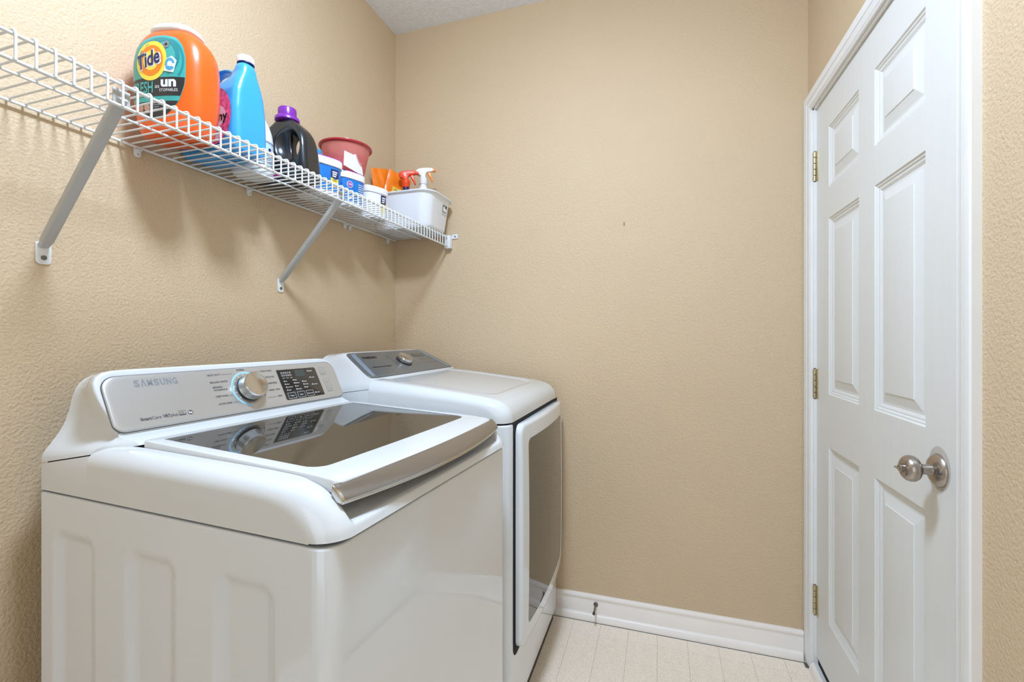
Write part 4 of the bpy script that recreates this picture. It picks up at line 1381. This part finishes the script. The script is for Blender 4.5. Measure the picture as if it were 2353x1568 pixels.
# ---- black jug with purple cap
bk = thing('detergent_bottle', 'black handled detergent bottle with ribbed purple cap', 'detergent', (0.112, 1.204, SH), R(4))
out3 = chaikin([(x * 0.93, z * 1.035) for x, z in [(-0.098, 0.0), (-0.104, 0.02), (-0.102, 0.10), (-0.092, 0.150), (-0.070, 0.182), (-0.045, 0.196), (-0.030, 0.212), (0.030, 0.212), (0.045, 0.200), (0.078, 0.176), (0.096, 0.145), (0.103, 0.10), (0.108, 0.05), (0.108, 0.012), (0.102, 0.0)]], 2)
def blk_f(X, Y, Z):
    d2 = sd_poly(out3, X, Z)
    Tz = np.interp(Z, [0, 0.01, 0.06, 0.12, 0.16, 0.19, 0.219], [0.038, 0.043, 0.045, 0.043, 0.038, 0.032, 0.027])
    Rr = 0.020
    ax = d2 + Rr
    ay = np.abs(Y) - Tz + Rr
    d = np.sqrt(np.maximum(ax, 0) ** 2 + np.maximum(ay, 0) ** 2) + np.minimum(np.maximum(ax, ay), 0) - Rr
    # dished grip on both faces + through hole
    ca, sa = math.cos(R(8)), math.sin(R(8))
    U = (X - 0.034) * ca + (Z - 0.122) * sa
    V = -(X - 0.034) * sa + (Z - 0.122) * ca
    for sy in (-1, 1):
        q = (np.sqrt((U / 0.047) ** 2 + (V / 0.060) ** 2 + ((Y - sy * 0.054) / 0.040) ** 2) - 1) * 0.042
        d = smax(d, -q, 0.006)
    h = (np.sqrt(((U - 0.012) / 0.019) ** 2 + (V / 0.043) ** 2) - 1) * 0.019
    d = smax(d, -h, 0.007)
    return d
sdf_obj('body', blk_f, (-0.100, -0.048, 0), (0.104, 0.048, 0.222), 0.0034, M_blackp, bk)
m = MB()
rings = []
for r0, z_ in ((0.0350, 0.207), (0.0375, 0.209), (0.0375, 0.218), (0.0340, 0.222), (0.0270, 0.2235)):
    rings.append([(r0 * math.cos(2 * PI * i / 72), r0 * math.sin(2 * PI * i / 72), z_ + 0.007) for i in range(72)])
for r0, z_, am in ((0.0275, 0.2240, 0.0), (0.0280, 0.2260, 0.0009), (0.0275, 0.2480, 0.0009), (0.0262, 0.2505, 0.0), (0.001, 0.2510, 0.0)):
    rings.append([((r0 - am * (i % 3 == 0)) * math.cos(2 * PI * i / 72), (r0 - am * (i % 3 == 0)) * math.sin(2 * PI * i / 72), z_ + 0.007) for i in range(72)])
m.loft(rings)
obj('cap', m, M_purple, bk, angle=45)
kl = lambda off: (lambda a, b: (a, -0.0450 - off, b))
m = MB()
put_disc(m, kl(0.0006), -0.052, 0.040, 0.020, 0.018, 0.5, 20)
put_disc(m, kl(0.0006), 0.000, 0.026, 0.016, 0.010, 0.0, 16)
klab = obj('magenta_print', m, M_magenta, bk, recalc=False)
m = MB()
put_disc(m, kl(0.0007), -0.018, 0.030, 0.016, 0.016, 0.45, 20, 40, 300)
obj('cyan_print', m, M_cyan, bk, recalc=False)
m = MB()
put_text(m, '10', kl(0.0009), -0.066, 0.068, 0.012, bold=0.02)
put_text(m, 'OXI BOOST', kl(0.0009), -0.064, 0.058, 0.0045, 0.04) if False else None
obj('white_lettering', m, M_inkwhite, bk, smooth=False, recalc=False)

# ---- tubs
def tub_fn(hw, h, n):
    def prof(z):
        return hw * (0.93 + 0.07 * z / h)
    def f(off, face):
        """face 'y': towards -y, 'x': towards +x ; a runs left to right as seen"""
        def g_(a, b):
            w_ = prof(b)
            q = min(abs(a) / w_, 0.99)
            d = w_ * (1 - q ** n) ** (1 / n) + off
            return (a, -d, b) if face == 'y' else (d, a, b)
        return g_
    return prof, f
def powder_tub(name, label, loc, rz, hw, h, body_mat, lidmat, trim):
    t = thing(name, label, 'tub', loc, rz)
    nn_ = 3.6
    prof, f = tub_fn(hw, h, nn_)
    zs_ = [0, 0.002, 0.006] + list(np.linspace(0.02, h * 0.80, 6))
    rings = [[(x, y, z) for x, y in superell(prof(z) * (0.94 if z == 0 else 0.985 if z == 0.002 else 1), prof(z) * (0.94 if z == 0 else 0.985 if z == 0.002 else 1), nn_, 56)] for z in zs_]
    obj('body', MB().loft(rings), M_oxiw, t, angle=50)
    lr = [(1.0, h * 0.78), (1.045, h * 0.785), (1.055, h * 0.80), (1.055, h * 0.955), (1.04, h * 0.975), (1.0, h * 0.98), (0.98, h * 0.965), (0.5, h * 0.965)]
    obj('lid', MB().loft([[(x, y, z) for x, y in superell(hw * s_, hw * s_, nn_, 56)] for s_, z in lr]), lidmat, t, angle=45)
    if trim is not None:
        lr = [(1.04, h * 0.974), (1.043, h * 0.985), (1.02, h * 1.0), (0.97, h * 1.0), (0.95, h * 0.972)]
        obj('lid_trim', MB().loft([[(x, y, z) for x, y in superell(hw * s_, hw * s_, nn_, 56)] for s_, z in lr]), trim, t, angle=45)
    if body_mat is not None:
        rings = [[(x, y, z) for x, y in superell(prof(z) + 0.0006, prof(z) + 0.0006, nn_, 56)] for z in np.linspace(0.016, h * 0.775, 6)]
        obj('label', MB().loft(rings, False, False), body_mat, t, angle=60)
    return t, f
def yellow_tag(t, f, a0, wd, z0, z1, face, txt):
    m = MB()
    zc = z0 + (z1 - z0) * 0.52
    put_rect(m, f(0.0014, face), a0, a0 + wd, zc, z1, 4, 3)
    obj('navy_tag', m, M_navy, t, recalc=False)
    m = MB()
    poly = [(a0, zc), (a0, z0 + wd * 0.4), (a0 + wd * 0.2, z0 + wd * 0.1), (a0 + wd * 0.5, z0), (a0 + wd * 0.8, z0 + wd * 0.1), (a0 + wd, z0 + wd * 0.4), (a0 + wd, zc)]
    put_poly(m, f(0.0014, face), poly)
    obj('yellow_tag', m, M_yellow, t, recalc=False)
    m = MB()
    for k in range(3):
        b_ = zc + (z1 - zc) * (0.62 - 0.24 * k)
        put_rect(m, f(0.0020, face), a0 + wd * 0.18, a0 + wd * (0.82 - 0.08 * k), b_, b_ + (z1 - zc) * 0.15, 3, 1)
    obj('tag_print', m, M_inkwhite, t, recalc=False)
    m = MB()
    if txt:
        put_text(m, txt, f(0.0020, face), a0 + wd * 0.5, z0 + (zc - z0) * 0.38, 0.007, wd * 0.45, bold=0.02, center=True)
    for k in (0.68, 0.82, 0.2):
        b_ = z0 + (zc - z0) * k
        put_rect(m, f(0.0020, face), a0 + wd * 0.2, a0 + wd * 0.8, b_, b_ + 0.0012, 3, 1)
    obj('tag_lettering', m, M_inkblack, t, recalc=False)

t1, f1 = powder_tub('powder_tub', 'larger blue and white powder tub with yellow tag, beside the black bottle', (0.130, 1.326, SH), R(-22), 0.066, 0.130, M_oxi, M_oxiw, M_lilac)
yellow_tag(t1, f1, 0.012, 0.030, 0.030, 0.092, 'x', None)
m = MB()
put_rect(m, f1(0.0014, 'y'), -0.02, 0.050, 0.03, 0.074, 6, 3)
obj('white_print', m, M_inkwhite, t1, recalc=False)
t2, f2 = powder_tub('powder_tub', 'smaller blue and white powder tub with round badge, beside the plain white tub', (0.130, 1.470, SH), R(-18), 0.059, 0.128, M_oxi, M_oxiw, M_lilac)
m = MB()
put_disc(m, f2(0.0014, 'x'), -0.018, 0.078, 0.0125, n=24)
obj('badge_ring', m, M_inkwhite, t2, recalc=False)
m = MB()
put_disc(m, f2(0.0018, 'x'), -0.018, 0.078, 0.0105, n=24)
obj('badge_disc', m, M_lilac, t2, recalc=False)
m = MB()
put_text(m, 'OXI', f2(0.0023, 'x'), -0.018, 0.075, 0.0065, 0.014, bold=0.03, center=True)
put_poly(m, f2(0.0016, 'x'), [(-0.026, 0.022), (-0.010, 0.030), (0.006, 0.052), (-0.004, 0.046)])
obj('badge_lettering', m, M_inkwhite, t2, smooth=False, recalc=False)
m = MB()
for k in range(9):
    put_rect(m, f2(0.0014, 'x'), 0.018, 0.050 - 0.004 * (k % 3), 0.022 + k * 0.0078, 0.0245 + k * 0.0078, 5, 1)
obj('text_lines', m, M_inkwhite, t2, recalc=False)
t3, f3 = powder_tub('powder_tub', 'plain white powder tub with yellow tag, beside the white bin', (0.122, 1.640, SH), R(-20), 0.059, 0.128, None, M_oxiw, None)
yellow_tag(t3, f3, 0.012, 0.028, 0.022, 0.096, 'x', '#1')

# ---- red bowl on the tub lids, paper, scoop
ZL = SH + 0.1305
bw = thing('plastic_bowl', 'translucent red plastic bowl resting on the powder tub lids', 'bowl', (0.112, 1.498, ZL))
prof = [(0.050, 0.0), (0.056, 0.002), (0.060, 0.010), (0.079, 0.108), (0.0805, 0.112), (0.0780, 0.112), (0.0765, 0.108), (0.0575, 0.012), (0.053, 0.0045), (0.001, 0.0042)]
obj('body', MB().lathe([(r_ * 1.13, z_) for r_, z_ in prof], 48), M_bowl, bw, angle=45)
prof = [(0.0800, 0.106), (0.0845, 0.1075), (0.0875, 0.111), (0.0870, 0.1155), (0.082, 0.1175), (0.0785, 0.115), (0.0785, 0.108)]
obj('rim', MB().lathe([(r_ * 1.13, z_) for r_, z_ in prof], 48, cap0=False, cap1=False), M_bowlrim, bw, angle=60)
pp = thing('paper_sheet', 'folded white paper leaning on the red bowl', 'paper', (0.196, 1.478, ZL))
m = MB()
poly = [(-0.085, 0.004), (0.030, 0.0), (0.020, 0.040), (0.006, 0.078), (-0.030, 0.062), (-0.080, 0.058)]
P_ = lambda k: [(-0.012 + 0.10 * (-z) * 0.12 + k, y, z + 0.0005) for y, z in poly]
m.loft([P_(0.0), P_(0.0012)])
obj('sheet', m, M_paper, pp, smooth=False)
sc = thing('measuring_scoop', 'small blue plastic scoop lying on the larger powder tub lid', 'scoop', (0.120, 1.318, ZL), R(60))
m = MB().lathe([(0.014, 0.0), (0.0165, 0.002), (0.019, 0.030), (0.0175, 0.030), (0.0150, 0.004), (0.001, 0.0035)], 28, origin=(0, -0.018, 0))
obj('cup', m, M_bluesc, sc)
m = MB()
m.loft([[(-0.007 * k, yv, z), (0.007 * k, yv, z), (0.007 * k, yv, z + 0.003), (-0.007 * k, yv, z + 0.003)] for yv, z, k in ((0.0, 0.026, 1), (0.015, 0.029, 0.9), (0.030, 0.033, 1.0), (0.038, 0.038, 0.8))])
obj('scoop_handle', m, M_bluesc, sc, bevel=0.0008)

# ---- white bin with bottles and pouches
bx, by = 0.172, 1.890
bn = thing('storage_bin', 'white plastic dishpan bin holding spray bottles, at the corner end of the shelf', 'bin', (bx, by, SH))
def binr(hx, hy, z, rr=0.05):
    return [(x, y, z) for x, y in rrect(-hx, hx, -hy, hy, rr, 8)]
rings = [binr(0.128, 0.094, 0.0, 0.04), binr(0.134, 0.100, 0.003, 0.044), binr(0.138, 0.104, 0.012, 0.047), binr(0.156, 0.120, 0.142, 0.056), binr(0.158, 0.121, 0.146, 0.057),
         binr(0.168, 0.129, 0.147, 0.064), binr(0.170, 0.131, 0.150, 0.065), binr(0.169, 0.130, 0.153, 0.065), binr(0.158, 0.120, 0.153, 0.056), binr(0.153, 0.117, 0.148, 0.054), binr(0.135, 0.101, 0.014, 0.045), binr(0.110, 0.076, 0.005, 0.03)]
obj('body', MB().loft(rings), M_bin, bn, angle=40)
def bsx(z):
    return 0.138 + (0.146 - 0.128) * (z - 0.012) / 0.13
m = MB()
put_rect(m, lambda a, b: (bsx(b) + 0.0008, a, b), 0.020, 0.062, 0.088, 0.122)
st = obj('sticker', m, M_inkgrey, bn, recalc=False)
m = MB()
put_poly(m, lambda a, b: (bsx(b) + 0.0013, a, b), [(0.024, 0.094), (0.058, 0.091), (0.060, 0.104), (0.036, 0.116), (0.024, 0.108)])
obj('sticker_print', m, M_inkwhite, st, recalc=False)
m = MB()
put_text(m, '12 L', lambda a, b: (bsx(b) + 0.0012, a, b), 0.022, 0.076, 0.006, 0.016, bold=0.02)
put_text(m, '36', lambda a, b: (bsx(b) + 0.0012, a, b), 0.046, 0.074, 0.007, 0.010, bold=0.02)
put_poly(m, lambda a, b: (bsx(b) + 0.0015, a, b), [(0.044, 0.108), (0.058, 0.108), (0.056, 0.119), (0.050, 0.121)])
obj('sticker_lettering', m, M_inkblack, bn, recalc=False)

def sprayer(name, label, loc, rz, h, bmat, hmat, trig):
    t = thing(name, label, 'spray bottle', loc, rz)
    r0 = 0.034
    obj('body', MB().lathe([(r0 - .004, 0), (r0, 0.004), (r0, h * 0.62), (r0 - 0.004, h * 0.72), (0.020, h * 0.84), (0.0145, h * 0.92), (0.0145, h)], 28), bmat, t, angle=50)
    obj('collar', MB().lathe([(0.0165, h - 0.012), (0.0175, h - 0.010), (0.0170, h + 0.018), (0.013, h + 0.022)], 24), hmat, t)
    head = chaikin([(-0.030, 0.030), (-0.034, 0.052), (-0.012, 0.062), (0.030, 0.066), (0.046, 0.064), (0.047, 0.050), (0.020, 0.046), (0.010, 0.036), (0.010, 0.014), (-0.010, 0.014), (-0.012, 0.030)], 1)
    m = MB().prism([(a, h + b) for a, b in head], 'y', -0.0115, 0.0115)
    obj('spray_head', m, hmat, t, bevel=0.003, seg=2)
    m = MB().lathe([(0.008, 0.045), (0.008, 0.056), (0.004, 0.058)], 16, 'x', (0, 0, h + 0.0565))
    obj('nozzle', m, trig, t)
    tr = [(0.018, 0.047), (0.034, 0.048), (0.038, 0.030), (0.046, 0.006), (0.041, 0.002), (0.030, 0.022), (0.022, 0.034)]
    m = MB().prism([(a, h + b) for a, b in tr], 'y', -0.006, 0.006)
    obj('trigger', m, trig, t, bevel=0.0015)
    return t
sprayer('spray_bottle', 'navy spray bottle with red-orange trigger head standing in the bin', (0.170, 1.846, SH + 0.006), R(28), 0.200, M_navyb, M_redor, M_redor)
sprayer('spray_bottle', 'white spray bottle with light orange trigger standing in the bin', (0.228, 1.902, SH + 0.006), R(28), 0.226, M_bwhite, M_bwhite, M_ltor)
# wedge of light orange on top of the white head
def pouch(label, loc, rot, w_, h_, th_, with_label):
    t = thing('pouch', label, 'pouch', loc)
    t.rotation_euler = rot
    m = MB()
    na, nb = 14, 12
    rowsA, rowsB = [], []
    for j in range(nb + 1):
        v = j / nb
        ra, rb_ = [], []
        for i in range(na + 1):
            u = i / na
            edge = (1 - (2 * u - 1) ** 4) * (1 - (2 * v - 1) ** 4)
            ww = 0.004 * math.sin(u * 17 + v * 9)
            y_ = th_ * edge * (0.75 + 0.25 * math.sin(u * 9 + 3 * v))
            ra.append(((u - 0.5) * w_, -y_ + ww * 0.4 - 0.0004, v * h_))
            rb_.append(((u - 0.5) * w_, y_ + ww * 0.4 + 0.0004, v * h_))
        rowsA.append(ra)
        rowsB.append(rb_)
    m.grid(rowsA)
    m.grid(rowsB)
    obj('film', m, M_opouch, t, angle=60, weld=True)
    if with_label:
        m = MB()
        rows_ = []
        for j in range(3, 8):
            v = j / nb
            row = []
            for i in range(4, 13):
                u = i / na
                edge = (1 - (2 * u - 1) ** 4) * (1 - (2 * v - 1) ** 4)
                ww = 0.004 * math.sin(u * 17 + v * 9)
                row.append(((u - 0.5) * w_, -(th_ * edge * (0.75 + 0.25 * math.sin(u * 9 + 3 * v))) + ww * 0.4 - 0.0022, v * h_))
            rows_.append(row)
        m.grid(rows_)
        lb = obj('label', m, M_ylabel, t, recalc=False)
        m = MB()
        for j in range(3):
            rows2 = []
            src = rows_[j + 1]
            m.grid([[(p[0], p[1] - 0.0008, p[2] + 0.001) for p in src[1:-1]], [(p[0], p[1] - 0.0008, p[2] + 0.0030) for p in src[1:-1]]])
        obj('label_print', m, M_ink, lb, recalc=False)
    return t
pouch('crinkled orange refill pouch with yellow label, tilted in the bin', (0.092, 1.848, SH + 0.105), (R(4), R(14), R(60)), 0.115, 0.170, 0.011, True)
pouch('plain orange refill pouch standing at the back of the bin', (0.060, 1.842, SH + 0.085), (R(4), R(-9), R(60)), 0.085, 0.200, 0.008, False)
